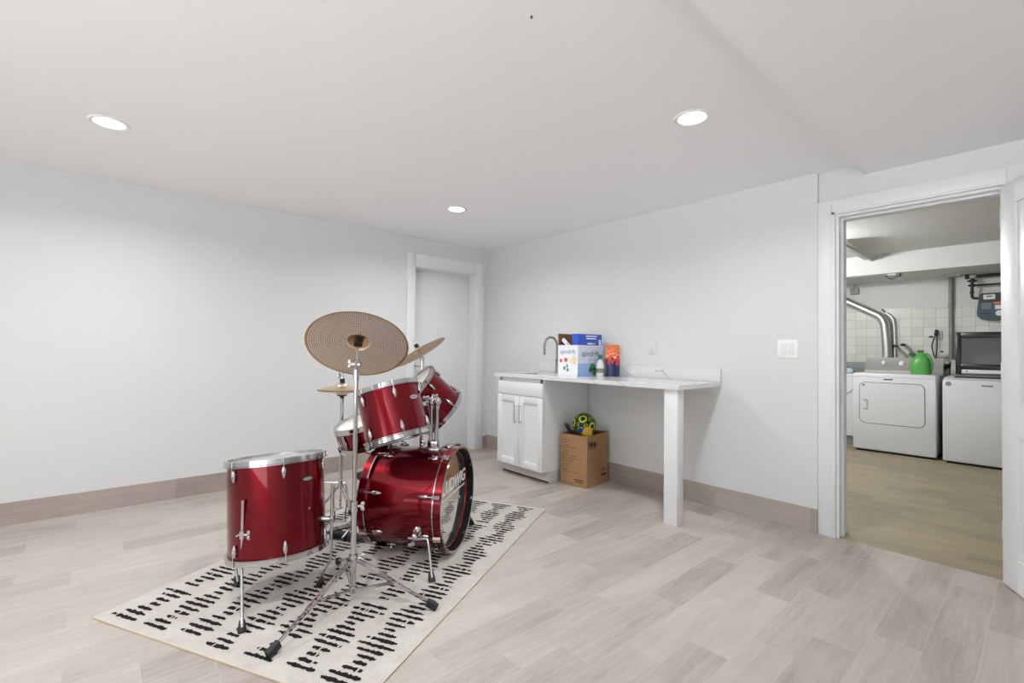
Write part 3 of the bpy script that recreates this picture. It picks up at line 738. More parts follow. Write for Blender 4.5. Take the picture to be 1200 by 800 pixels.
# ride stand
sx_, sy_ = 2.262, -2.541
st, inv = thing('cymbal_stand', 'tall chrome tripod stand in front holding the big perforated cymbal', 'cymbal stand', (sx_, sy_, RZ))
MB().cyl((sx_, sy_, 0.05), (sx_, sy_, 0.43), 0.0127, n=20).build('lower_tube', M['chrome'], st, inv)
MB().cyl((sx_, sy_, 0.40), (sx_, sy_, 1.01), 0.0095, n=18).build('upper_tube', M['chrome'], st, inv)
mb = MB(); mb.cyl((sx_, sy_, 0.405), (sx_, sy_, 0.45), 0.0165, n=20); wing_nut(mb, (sx_+0.012, sy_+0.012, 0.428), (0.66, 0.75, 0), 0.013); mb.build('height_clamp', M['chrome'], st, inv)
mb = MB(); mb.cyl((sx_, sy_, 0.985), (sx_, sy_, 1.035), 0.0135, n=18); mb.box(-0.013, 0.013, -0.011, 0.011, 0, 0.045, 0.004, rot=Matrix.Translation((sx_, sy_, 1.03)))
mb.cyl((sx_-0.014, sy_-0.016, 1.055), (sx_+0.012, sy_+0.014, 1.055), 0.012, n=16); wing_nut(mb, (sx_-0.008, sy_-0.010, 1.055), (-0.66, -0.75, 0), 0.010)
mb.build('tilter', M['chrome'], st, inv)
belltop = ridec + riden*0.036
MB().tube([(sx_, sy_, 1.06), ridec-riden*0.02, ridec+riden*0.085], 0.0045, 10).build('tilt_rod', M['chrome'], st, inv)
mb = MB(); mb.cyl(ridec+riden*0.002, ridec+riden*0.0345, 0.0048, n=14)
mb.cyl(ridec+riden*0.006, ridec+riden*0.028, 0.019, n=18); mb.build('felt_sleeve', M['black'], st, inv)
mb = MB(); mb.cyl(belltop+riden*0.001, belltop+riden*0.016, 0.013, n=16); mb.build('top_felt', M['black'], st, inv)
for fx, fy in ((2.431, -2.912), (2.546, -2.306), (1.865, -2.452)):
    a = V((sx_, sy_, 0.195)); b = V((fx, fy, RZ+0.022)); d = (b-a); d.z = 0; d.normalize()
    mb = MB(); strap_leg(mb, a+d*0.018, a.lerp(b, 0.62), 0.013, 0.009)
    strap_leg(mb, a.lerp(b, 0.56), a.lerp(b, 0.97), 0.012, 0.0045)
    strap_leg(mb, V((sx_, sy_, 0.062))+d*0.014, a.lerp(b, 0.52), 0.010, 0.006)
    mb.cyl(a.lerp(b, 0.52)-d.cross(V((0, 0, 1)))*0.013, a.lerp(b, 0.52)+d.cross(V((0, 0, 1)))*0.013, 0.005, n=10)
    mb.cyl(a.lerp(b, 0.60)-d.cross(V((0, 0, 1)))*0.012, a.lerp(b, 0.60)+d.cross(V((0, 0, 1)))*0.012, 0.005, n=10)
    lg = mb.build('leg', M['chrome'], st, inv)
    dd = (a-b).normalized(); mt = axis_mtx(b-dd*0.022, dd, (0, 0, 1))
    MB().prism([(-0.017, -0.011), (0.010, -0.011), (0.013, 0.0), (0.010, 0.011), (-0.017, 0.011)], 0.0, 0.050, mt).build('rubber_foot', M['black'], lg, inv)
mb = MB(); mb.cyl((sx_, sy_, 0.175), (sx_, sy_, 0.215), 0.019, n=18); mb.cyl((sx_, sy_, 0.05), (sx_, sy_, 0.074), 0.017, n=18); wing_nut(mb, (sx_+0.014, sy_+0.014, 0.2), (0.66, 0.75, 0), 0.012)
mb.build('leg_collar', M['chrome'], st, inv)
# crash stand
kx, ky = crc.x+0.012, crc.y+0.006
st, inv = thing('cymbal_stand', 'chrome stand behind the bass drum holding the plain tilted cymbal', 'cymbal stand', (kx, ky, RZ))
MB().cyl((kx, ky, 0.05), (kx, ky, 0.62), 0.0125, n=18).build('lower_tube', M['chrome'], st, inv)
MB().cyl((kx, ky, 0.58), (kx, ky, 1.06), 0.009, n=18).build('upper_tube', M['chrome'], st, inv)
mb = MB(); mb.cyl((kx, ky, 0.60), (kx, ky, 0.64), 0.0165, n=18); wing_nut(mb, (kx+0.012, ky+0.012, 0.62), (0.66, 0.75, 0)); mb.build('height_clamp', M['chrome'], st, inv)
mb = MB(); mb.cyl((kx, ky, 1.03), (kx, ky, 1.062), 0.0125, n=16); mb.ball((kx, ky, 1.066), 0.014); mb.build('tilter', M['chrome'], st, inv)
MB().tube([(kx, ky, 1.066), crc-crn*0.004, crc+crn*0.085], 0.004, 10).build('tilt_rod', M['chrome'], st, inv)
mb = MB(); mb.cyl(crc+crn*0.0355, crc+crn*0.060, 0.0145, n=16); mb.build('top_felt', M['black'], st, inv)
for k in range(3):
    a2 = math.radians(100+120*k); b = V((kx+0.17*math.cos(a2), ky+0.17*math.sin(a2), RZ+0.02)); a = V((kx, ky, 0.26)); d = (b-a).normalized()
    mb = MB(); strap_leg(mb, a, b, 0.012, 0.006); lg = mb.build('leg', M['chrome'], st, inv)
    rubber_foot((b.x, b.y, RZ), lg, inv, 0.013, 0.035, -d)
# hi-hat stand
st, inv = thing('hi_hat_stand', 'chrome hi-hat stand with a foot pedal behind the floor tom', 'hi-hat stand', (hx_, hy_, RZ))
MB().cyl((hx_, hy_, 0.25), (hx_, hy_, hz_-0.055), 0.0115, n=18).build('tube', M['chrome'], st, inv)
MB().cyl((hx_, hy_, 0.12), (hx_, hy_, hz_+0.135), 0.0036, n=10).build('pull_rod', M['chrome'], st, inv)
mb = MB(); mb.lathe([(0, hz_-0.060), (0.011, hz_-0.060), (0.013, hz_-0.045), (0.030, hz_-0.040), (0.030, hz_-0.035), (0.009, hz_-0.0345), (0, hz_-0.0345)], 20, Matrix.Translation((hx_, hy_, 0)))
mb.build('seat_cup', M['black'], st, inv)
mb = MB(); mb.cyl((hx_, hy_, hz_+0.0415), (hx_, hy_, hz_+0.068), 0.015, n=16); mb.build('clutch_felt', M['black'], st, inv)
mb = MB(); mb.cyl((hx_, hy_, hz_+0.068), (hx_, hy_, hz_+0.095), 0.008, n=12); wing_nut(mb, (hx_, hy_-0.004, hz_+0.085), (0.3, -1, 0.2), 0.011); mb.build('clutch', M['chrome'], st, inv)
fd = V((0.66, 0.75, 0))
mb = MB()
for sg in (-1, 1):
    mb.tube(smooth_path([V((hx_, hy_, 0.275))+fd*0.012*sg, V((hx_, hy_, 0.262))+fd*0.034*sg, V((hx_, hy_, 0.18))+fd*0.044*sg, V((hx_, hy_, 0.10))+fd*0.036*sg, V((hx_, hy_, 0.035))+fd*0.034*sg], 4), 0.006, 8)
mb.tube([V((hx_, hy_, 0.035))-fd*0.04, V((hx_, hy_, 0.035))+fd*0.04], 0.006, 8)
mb.cyl((hx_, hy_, 0.245), (hx_, hy_, 0.29), 0.018, n=16); mb.tube([V((hx_, hy_, 0.277))-fd*0.10, V((hx_, hy_, 0.277))+fd*0.03], 0.005, 8)
mb.build('base_frame', M['chrome'], st, inv)
mb = MB()
for k in range(9): mb.lathe([(0.0055, -0.0016), (0.0085, -0.0016), (0.0085, 0.0016), (0.0055, 0.0016)], 10, axis_mtx((hx_, hy_, 0.13+0.012*k), (1, 0, 0) if k % 2 else (0, 1, 0)), closed=True)
mb.build('pull_chain', M['steel'], st, inv)
pd = V((-0.80, -0.30, 0)).normalized(); ps = V((-pd.y, pd.x, 0))
pm = Matrix.Identity(4); pv = V((pd.x, pd.y, 0.0))
for (nm, a, b, w_, m_) in (('foot_plate', V((hx_, hy_, 0.115))+pd*0.0, V((hx_, hy_, 0.03))+pd*0.27, 0.042, M['steel']),):
    d = (b-a).normalized(); n_ = d.cross(ps).normalized(); mt = Matrix.Identity(4)
    for i in range(3): mt[i][0] = d[i]; mt[i][1] = ps[i]; mt[i][2] = n_[i]
    mt.translation = a
    MB().prism([(0, -w_*0.6), ((b-a).length, -w_), ((b-a).length, w_), (0, w_*0.6)], -0.004, 0.004, mt).build(nm, m_, st, inv)
for k in range(3):
    a2 = math.radians(20+120*k); b = V((hx_+0.21*math.cos(a2), hy_+0.21*math.sin(a2), RZ+0.02)); a = V((hx_, hy_, 0.27)); d = (b-a).normalized()
    mb = MB(); strap_leg(mb, a, b, 0.011, 0.006); lg = mb.build('leg', M['chrome'], st, inv); rubber_foot((b.x, b.y, RZ), lg, inv, 0.013, 0.036, -d)

# ---- bass drum pedal
rear = bc - bn*0.470; back = -bn; sd = V((-bn.y, bn.x, 0))
st, inv = thing('bass_drum_pedal', 'black foot pedal with beater behind the bass drum', 'drum pedal', tuple(V((rear.x, rear.y, RZ))+back*0.12))
pmx = Matrix.Identity(4)
for i in range(3): pmx[i][0] = back[i]; pmx[i][1] = sd[i]; pmx[i][2] = (0, 0, 1)[i]
pmx.translation = V((rear.x, rear.y, RZ))
MB().box(-0.01, 0.36, -0.055, 0.055, 0.0, 0.008, 0.003, rot=pmx).build('base_plate', M['black'], st, inv)
q = pmx @ Matrix.Translation((0.10, 0, 0.10)) @ Matrix.Rotation(math.radians(17), 4, 'Y')
MB().prism([(0, -0.032), (0.25, -0.048), (0.25, 0.048), (0, 0.032)], -0.004, 0.004, q).build('foot_board', M['blackgloss'], st, inv)
mb = MB(); mb.box(0.045, 0.07, -0.062, -0.050, 0.005, 0.21, 0.003, rot=pmx).box(0.045, 0.07, 0.050, 0.062, 0.005, 0.21, 0.003, rot=pmx)
mb.cyl(pmx @ V((0.057, -0.07, 0.20)), pmx @ V((0.057, 0.07, 0.20)), 0.008, n=14); mb.build('frame', M['chrome'], st, inv)
mb = MB(); mb.cyl(pmx @ V((0.057, 0.0, 0.16)), pmx @ V((0.135, 0.0, 0.38)), 0.0035, n=10); mb.build('beater_rod', M['chrome'], st, inv)
mb = MB(); mb.cyl(pmx @ V((0.085, 0.0, 0.385)), pmx @ V((0.150, 0.0, 0.362)), 0.025, n=20); mb.build('beater', M['black'], st, inv)
MB().tube([pmx @ V((0.062, 0.01, 0.19)), pmx @ V((0.104, 0.01, 0.108))], 0.004, 8).build('drive_chain', M['steel'], st, inv)

# ================================================================== COUNTER AREA
# base cabinet
cab, inv = thing('base_cabinet', 'white shaker base cabinet with two doors under the sink end', 'cabinet', (1.19, -0.29, 0))
mb = MB()
mb.box(0.905, 0.923, -0.575, -0.013, 0.10, 0.875).box(1.475, 1.493, -0.575, -0.013, 0.10, 0.875).box(0.923, 1.475, -0.575, -0.013, 0.10, 0.118).box(0.923, 1.475, -0.031, -0.013, 0.118, 0.875)
mb.box(0.923, 1.475, -0.575, -0.557, 0.715, 0.735).box(0.923, 1.475, -0.575, -0.557, 0.842, 0.875).box(0.923, 0.945, -0.575, -0.557, 0.10, 0.875).box(1.453, 1.475, -0.575, -0.557, 0.10, 0.875)
mb.build('cabinet_body', M['trim'], cab, inv)
mb = MB(); mb.box(0.905, 1.493, -0.515, -0.500, 0.0, 0.10).box(1.475, 1.493, -0.50, -0.013, 0.0, 0.10).box(0.905, 0.923, -0.50, -0.013, 0.0, 0.10); mb.build('toe_kick', M['toekick'], cab, inv)
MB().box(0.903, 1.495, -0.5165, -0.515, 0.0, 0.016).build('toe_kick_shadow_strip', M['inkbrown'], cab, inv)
MB().box(0.907, 1.491, -0.594, -0.576, 0.728, 0.843, 0.002).build('drawer_front', M['trim'], cab, inv)
for x0, x1, hx2 in ((0.907, 1.197, 1.166), (1.201, 1.491, 1.232)):
    mb = MB(); y0, y1 = -0.595, -0.576
    mb.box(x0, x0+0.056, y0, y1, 0.10, 0.722, 0.0015).box(x1-0.056, x1, y0, y1, 0.10, 0.722, 0.0015)
    mb.box(x0+0.056, x1-0.056, y0+0.0002, y1, 0.10, 0.158, 0.0015).box(x0+0.056, x1-0.056, y0+0.0002, y1, 0.664, 0.722, 0.0015)
    mb.box(x0+0.05, x1-0.05, y0+0.009, y1-0.002, 0.15, 0.67)
    dr = mb.build('cabinet_door', M['trim'], cab, inv)
    mb = MB(); mb.cyl((hx2, -0.624, 0.478), (hx2, -0.624, 0.650), 0.0058, n=12)
    for z in (0.495, 0.633): mb.cyl((hx2, -0.594, z), (hx2, -0.624, z), 0.005, n=10)
    mb.build('bar_handle', M['steel'], dr, inv)
# countertop with undermount sink, backsplash
ct, inv = thing('countertop', 'long white quartz countertop with a short backsplash', 'countertop', (1.8, -0.3, 0.88))
sx0, sx1, sy0, sy1 = 0.99, 1.40, -0.50, -0.16
mb = MB(); x0, x1, y0, y1, z0, z1 = 0.862, 2.728, -0.602, -0.002, 0.880, 0.911
xs = [x0, sx0, sx1, x1]; ys = [y0, sy0, sy1, y1]
grid = {}
for zz in (z0, z1):
    for i, x in enumerate(xs):
        for j, y in enumerate(ys): grid[(i, j, zz)] = mb.bm.verts.new((x, y, zz))
fs = []
for i in range(3):
    for j in range(3):
        if i == 1 and j == 1: continue
        for zz in (z0, z1): fs.append(mb.bm.faces.new([grid[(i, j, zz)], grid[(i+1, j, zz)], grid[(i+1, j+1, zz)], grid[(i, j+1, zz)]]))
def wall4(a, b): fs.append(mb.bm.faces.new([grid[(*a, z0)], grid[(*b, z0)], grid[(*b, z1)], grid[(*a, z1)]]))
for i in range(3): wall4((i, 0), (i+1, 0)); wall4((i, 3), (i+1, 3)); wall4((0, i), (0, i+1)); wall4((3, i), (3, i+1))
wall4((1, 1), (2, 1)); wall4((1, 2), (2, 2)); wall4((1, 1), (1, 2)); wall4((2, 1), (2, 2))
mb._fin(fs)
mb.build('counter_slab', M['quartz'], ct, inv)
MB().box(0.862, 2.728, -0.022, -0.002, 0.9115, 1.008, 0.002).build('backsplash', M['quartz'], ct, inv)
mb = MB(); a, b, c_, d = sx0-0.006, sx1+0.006, sy0-0.006, sy1+0.006; zt, zb = 0.8795, 0.74
rim = [(a, c_), (b, c_), (b, d), (a, d)]; bot = [(a+0.02, c_+0.02), (b-0.02, c_+0.02), (b-0.02, d-0.02), (a+0.02, d-0.02)]
tv = [mb.bm.verts.new((*p, zt)) for p in rim]; bv = [mb.bm.verts.new((*p, zb)) for p in bot]
fs = [mb.bm.faces.new(bv)] + [mb.bm.faces.new((tv[i], tv[(i+1) % 4], bv[(i+1) % 4], bv[i])) for i in range(4)]
mb._fin(fs); mb.build('sink_basin', M['steel'], ct, inv)
# support post
po, inv = thing('table_leg', 'square white post holding up the free end of the countertop', 'table leg', (2.664, -0.545, 0))
MB().box(2.617, 2.712, -0.588, -0.508, 0.0, 0.880, 0.002).build('post', M['trim'], po, inv)
MB().box(2.640, 2.640+0.05, -0.508, -0.505, 0.80, 0.880).build('fixing_plate', M['trim'], po, inv)
# support ledger under the counter along the wall
tag(MB().box(1.495, 2.715, -0.020, -0.001, 0.835, 0.8795).build('support_ledger', M['trim']), 'white batten under the countertop along the wall', 'batten')
# faucet
fa, inv = thing('kitchen_faucet', 'brushed grey gooseneck faucet on the white countertop', 'faucet', (1.175, -0.085, 0.911))
fx, fy = 1.175, -0.085
MB().lathe([(0, 0.9115), (0.026, 0.9115), (0.026, 0.918), (0.0155, 0.924), (0.0145, 1.02), (0.018, 1.035), (0.0115, 1.05), (0, 1.05)], 24, Matrix.Translation((fx, fy, 0))).build('body', M['nickel'], fa, inv)
pts = [(fx, fy, 1.04), (fx, fy, 1.17)]
for k in range(1, 13):
    a = PI*k/12; pts.append((fx-0.005*(1-math.cos(a)), fy-0.082*(1-math.cos(a)), 1.17+0.082*math.sin(a)))
pts += [(fx-0.010, fy-0.164, 1.13)]
MB().tube(pts, 0.0112, 14).build('gooseneck', M['nickel'], fa, inv)
MB().cyl((fx-0.010, fy-0.164, 1.135), (fx-0.010, fy-0.164, 1.085), 0.0135, 0.0125, 16).build('spray_head', M['nickel'], fa, inv)
mb = MB(); mb.cyl((fx+0.012, fy-0.004, 1.005), (fx+0.034, fy-0.012, 1.006), 0.009, n=12); mb.tube([(fx+0.03, fy-0.011, 1.006), (fx+0.045, fy-0.02, 1.035)], 0.0045, 8); mb.build('lever', M['nickel'], fa, inv)

# drinks carton on the counter
CZ = 0.9115
cx1, cy0 = 1.700, -0.392; cw, cd, ch = 0.225, 0.335, 0.262
bx, inv = thing('drinks_carton', 'open white fruit-print drinks carton on the countertop beside the faucet', 'carton', (cx1-cw/2, cy0+cd/2, CZ))
x0, x1, y0, y1 = cx1-cw, cx1, cy0, cy0+cd; tk = 0.003
mb = MB(); mb.box(x0, x1, y0, y0+tk, CZ, CZ+ch).box(x0, x1, y1-tk, y1, CZ, CZ+ch).box(x0, x0+tk, y0+tk, y1-tk, CZ, CZ+ch).box(x0+tk, x1-tk, y0+tk, y1-tk, CZ, CZ+tk)
mb.box(x1-tk, x1, y0+tk, y1-tk, CZ, CZ+ch)
mb.build('carton_body', M['packwhite'], bx, inv)
MB().box(x1+0.0002, x1+0.0008, y0+0.001, y1-0.001, CZ+0.0, CZ+0.108).build('pale_blue_print', M['packblue'], bx, inv)
MB().box(x1+0.0002, x1+0.0007, y0+0.001, y1-0.001, CZ+0.108, CZ+ch-0.004).build('lavender_print', M['packlav'], bx, inv)
# raised brown flap at the back left
q = Matrix.Translation((x0, y0, CZ+ch)) @ Matrix.Rotation(math.radians(-3), 4, 'Y')
MB().box(0.0, 0.003, 0.004, cd-0.01, 0.0, 0.100, rot=q).build('raised_flap', M['cardin'], bx, inv)
fm = Matrix(((1, 0, 0, (x0+x1)/2), (0, 0, -1, y0-0.0004), (0, 1, 0, CZ+0.205), (0, 0, 0, 1)))
text('front_lettering', 'spindrift', 0.052, fm, M['grayink'], bx, inv, 0.0002)
fm2 = Matrix(((0, 0, 1, x1+0.0012), (1, 0, 0, y0+0.16), (0, 1, 0, CZ+0.19), (0, 0, 0, 1)))
text('side_lettering', 'spindrift', 0.070, fm2, M['navy'], bx, inv, 0.0002)
def disc(mb, mt, u, v, r, n=18, sq=1.0): mb.prism([(u+r*math.cos(2*PI*i/n), v+sq*r*math.sin(2*PI*i/n)) for i in range(n)], 0.0, 0.0005, mt)
fb_ = Matrix(((1, 0, 0, x0), (0, 0, -1, y0-0.0002), (0, 1, 0, CZ), (0, 0, 0, 1)))
mb = MB(); disc(mb, fb_, 0.035, 0.128, 0.017); disc(mb, fb_, 0.092, 0.136, 0.020); mb.mi = 1; disc(mb, fb_, 0.185, 0.135, 0.026, sq=1.4); mb.prism([(0.125, 0.12), (0.16, 0.125), (0.155, 0.145)], 0, 0.0005, fb_)
mb.mi = 2; disc(mb, fb_, 0.075, 0.066, 0.013, sq=1.3); disc(mb, fb_, 0.105, 0.085, 0.011, sq=1.3); disc(mb, fb_, 0.112, 0.052, 0.013, sq=1.2)
mb.mi = 3; disc(mb, Matrix.Translation((0, -0.0004, 0)) @ fb_, 0.035, 0.128, 0.008); disc(mb, Matrix.Translation((0, -0.0004, 0)) @ fb_, 0.092, 0.136, 0.010)
mb.build('fruit_print', [M['pinkp'], M['yellowp'], M['greenp'], M['redp']], bx, inv)
sb_ = Matrix(((0, 0, 1, x1+0.0009), (1, 0, 0, y0), (0, 1, 0, CZ), (0, 0, 0, 1)))
mb = MB(); disc(mb, sb_, 0.19, 0.075, 0.036); disc(mb, sb_, 0.225, 0.045, 0.03); mb.mi = 1; disc(mb, sb_, 0.165, 0.05, 0.022)
mb.mi = 2; mb.prism([(0.262, 0.055), (0.305, 0.05), (0.308, 0.10), (0.285, 0.115), (0.262, 0.098)], 0, 0.0006, sb_)
mb.mi = 0; mb.prism([(0.185, 0.012), (0.32, 0.006), (0.32, 0.022), (0.185, 0.03)], 0, 0.0006, sb_)
mb.mi = 3
for u_ in (0.13, 0.175, 0.235, 0.285): mb.prism([(u_, 0.135), (u_+0.022, 0.137), (u_+0.022, 0.141), (u_, 0.139)], 0, 0.0005, sb_); 
for u_ in (0.16, 0.215, 0.265): mb.prism([(u_, 0.11), (u_+0.0035, 0.11), (u_+0.0035, 0.165), (u_, 0.165)], 0, 0.0005, sb_)
mb.build('side_fruit_print', [M['greenp'], M['tealp'], M['darkredp'], M['grayink']], bx, inv)
# packets poking out of the carton
pk, inv = thing('snack_packet', 'white packet with a navy stripe leaning out of the drinks carton', 'packet', (x0+0.11, y0+0.06, CZ+0.2))
q = Matrix.Translation((x0+0.022, y0+0.035, CZ+0.325)) @ Matrix.Rotation(math.radians(38), 4, 'Y')
mb = MB(); mb.box(0.0, 0.19, 0, 0.02, -0.055, 0.0, 0.004, rot=q); mb.build('packet_body', M['packwhite'], pk, inv)
MB().box(0.004, 0.17, -0.0012, 0.0, -0.050, -0.028, rot=q).build('navy_stripe', M['navy'], pk, inv)
MB().box(0.06, 0.182, -0.0012, 0.0, -0.010, -0.002, rot=q).build('orange_stripe', M['orange'], pk, inv)
# blue box standing in the carton
bb, inv = thing('cereal_box', 'royal blue box standing up inside the drinks carton', 'box', (x1-0.04, y0+0.19, CZ+0.004))
MB().box(x1-0.075, x1-0.006, y0+0.012, y1-0.010, CZ+0.004, CZ+0.358, 0.002).build('box_body', M['blue'], bb, inv)
mb = MB()
for k, (a, b) in enumerate(((0.11, 0.26), (0.115, 0.245))): mb.box(x1-0.0058, x1-0.0052, y0+a, y0+b, CZ+0.335-0.020*k, CZ+0.345-0.020*k)
mb.box(x1-0.0058, x1-0.0052, y0+0.13, y0+0.20, CZ+0.270, CZ+0.284).box(x1-0.0058, x1-0.0052, y0+0.21, y0+0.235, CZ+0.272, CZ+0.28).box(x1-0.0058, x1-0.0052, y0+0.285, y0+0.312, CZ+0.262, CZ+0.312)
mb.build('white_print', M['packwhite'], bb, inv)
# colourful pouch and small white bottle to the right
pch, inv = thing('snack_pouch', 'orange and navy snack pouch standing right of the drinks carton', 'pouch', (1.80, -0.10, CZ))
q = Matrix.Translation((1.85, -0.115, CZ)) @ Matrix.Rotation(math.radians(52), 4, 'Z')
def pouch(mb, z0, z1, t0, t1, w0, w1, n=7):
    rows = []
    for i in range(n):
        f_ = i/(n-1); z = z0+(z1-z0)*f_; tt_ = t0+(t1-t0)*f_; ww = w0+(w1-w0)*f_
        rows.append([mb.bm.verts.new(q @ V((ww*math.cos(2*PI*k/20), tt_*math.sin(2*PI*k/20), z))) for k in range(20)])
    fs = []
    for A, B in zip(rows, rows[1:]):
        for k in range(20): fs.append(mb.bm.faces.new((A[k], A[(k+1) % 20], B[(k+1) % 20], B[k])))
    fs += [mb.bm.faces.new(rows[0]), mb.bm.faces.new(rows[-1])]; mb._fin(fs)
mb = MB(); pouch(mb, 0, 0.12, 0.036, 0.032, 0.056, 0.060); pouch(mb, 0.12, 0.235, 0.032, 0.006, 0.060, 0.060); mb.build('printed_pouch', M['pouch'], pch, inv)
mb = MB(); pouch(mb, 0.235, 0.268, 0.005, 0.003, 0.060, 0.057); mb.build('crimped_top', M['orange'], pch, inv)
bt, inv = thing('small_bottle', 'small white bottle with a green cap beside the drinks carton', 'bottle', (1.775, -0.215, CZ))
MB().lathe([(0, 0), (0.030, 0), (0.033, 0.006), (0.033, 0.10), (0.024, 0.128), (0.0135, 0.136), (0.0135, 0.145), (0, 0.145)], 28, Matrix.Translation((1.775, -0.190, CZ))).build('bottle_body', M['plasticwhite'], bt, inv)
MB().lathe([(0, 0.146), (0.019, 0.146), (0.019, 0.18), (0.016, 0.184), (0, 0.184)], 24, Matrix.Translation((1.775, -0.190, CZ))).build('cap', M['tealp'], bt, inv)
MB().lathe([(0.0335, 0.03), (0.0338, 0.03), (0.0338, 0.068), (0.0335, 0.068)], 28, Matrix.Translation((1.775, -0.190, CZ)), closed=True).build('grey_label', M['midgrey'], bt, inv)

# wall plates
sw, inv = thing('light_switch', 'white double rocker light switch on the wall left of the doorway', 'light switch', (3.165, 0, 1.155))
MB().box(3.104, 3.226, -0.006, -0.0005, 1.095, 1.215, 0.002).build('plate', M['plasticwhite'], sw, inv)
for x in (3.142, 3.188): MB().box(x-0.017, x+0.017, -0.0095, -0.006, 1.121, 1.189, 0.0015).build('rocker', M['white'], sw, inv)
ou, inv = thing('wall_outlet', 'white outlet plate on the wall above the backsplash', 'outlet', (2.165, 0, 1.16))
MB().box(2.130, 2.200, -0.006, -0.0005, 1.10, 1.215, 0.002).build('plate', M['outlet'], ou, inv)
MB().box(2.148, 2.182, -0.008, -0.006, 1.124, 1.191, 0.001).build('receptacle', M['outlet'], ou, inv)

# cardboard box with toys
bp, rp_, lp = V((1.803, -0.387, 0)), V((1.755, -0.028, 0)), V((1.553, -0.424, 0))
ex = (lp-bp).normalized(); ey = V((-ex.y, ex.x, 0)); 
if ey.y < 0: ey = -ey
bw_, bd_, bh_ = 0.258, 0.350, 0.425
cm = Matrix.Identity(4)
for i in range(3): cm[i][0] = ex[i]; cm[i][1] = ey[i]
cm.translation = bp
cb, inv = thing('cardboard_box', 'open brown cardboard box on the floor beside the cabinet', 'box', tuple(cm @ V((bw_/2, bd_/2, 0))))
mb = MB(); tk = 0.004
mb.box(0, bw_, 0, tk, 0.001, bh_, rot=cm).box(0, bw_, bd_-tk, bd_, 0.001, bh_, rot=cm).box(0, tk, tk, bd_-tk, 0.001, bh_, rot=cm).box(bw_-tk, bw_, tk, bd_-tk, 0.001, bh_, rot=cm).box(tk, bw_-tk, tk, bd_-tk, 0.001, 0.006, rot=cm)
mb.build('box_body', M['card'], cb, inv)
mb = MB()
mb.box(tk+0.001, tk+0.004, 0.02, bd_-0.02, bh_-0.13, bh_-0.006, rot=cm).box(bw_-tk-0.004, bw_-tk-0.001, 0.02, bd_-0.02, bh_-0.13, bh_-0.006, rot=cm)
mb.box(0.02, bw_-0.02, bd_-tk-0.004, bd_-tk-0.001, bh_-0.13, bh_-0.006, rot=cm); mb.build('folded_flap', M['cardin'], cb, inv)
# printing: left face (local y = 0 plane), right face (local x = 0 plane)
lf = cm @ Matrix(((-1, 0, 0, bw_), (0, 0, -1, -0.0004), (0, 1, 0, 0), (0, 0, 0, 1)))
rf = cm @ Matrix(((0, 0, -1, -0.0004), (1, 0, 0, 0), (0, 1, 0, 0), (0, 0, 0, 1)))
mb = MB(); rr = random.Random(3)
def strip(mt, u0, u1, v0, v1): mb.prism([(u0, v0), (u1, v0), (u1, v1), (u0, v1)], 0, 0.0004, mt)
z = 0.375
for row in range(13):
    wl = rr.choice([0.05, 0.07, 0.10, 0.14, 0.06]); u = 0.018
    while u < 0.018+wl:
        a = rr.uniform(0.008, 0.02); strip(lf, u, u+a, z, z+0.0045); u += a+0.004
    z -= 0.0205 if row not in (3, 8) else 0.03
strip(lf, 0.135, 0.225, 0.052, 0.062); strip(lf, 0.14, 0.22, 0.036, 0.044)
for k in range(16): strip(lf, 0.02+0.007*k, 0.0235+0.007*k, 0.018, 0.026)
strip(rf, 0.235, 0.315, 0.062, 0.082)
strip(rf, 0.243, 0.255, 0.105, 0.125); strip(rf, 0.262, 0.274, 0.105, 0.122); strip(rf, 0.282, 0.294, 0.105, 0.125)
mb.build('dark_print', M['inkbrown'], cb, inv)
mb = MB()
for k in range(26):
    a, b = rr.uniform(0.03, 0.19), rr.uniform(0.05, 0.24); w_ = rr.uniform(0.008, 0.03)
    strip(rf, a, a+w_, b, b+0.0025); strip(rf, a, a+0.002, b, b+rr.uniform(0.008, 0.025))
for k in range(14):
    a, b = rr.uniform(0.16, 0.30), rr.uniform(0.2, 0.36); strip(rf, a, a+rr.uniform(0.006, 0.02), b, b+0.0025)
mb.build('line_drawings', M['cardin'], cb, inv)
tmx = rf @ Matrix.Translation((0.082, 0.352, 0.0))
text('box_lettering', 'Ninja', 0.062, tmx, M['ink'], cb, inv, 0.0003, bold=0.002)
mb = MB(); strip(rf, 0.03, 0.14, 0.318, 0.322); mb.build('lettering_underline', M['ink'], cb, inv)
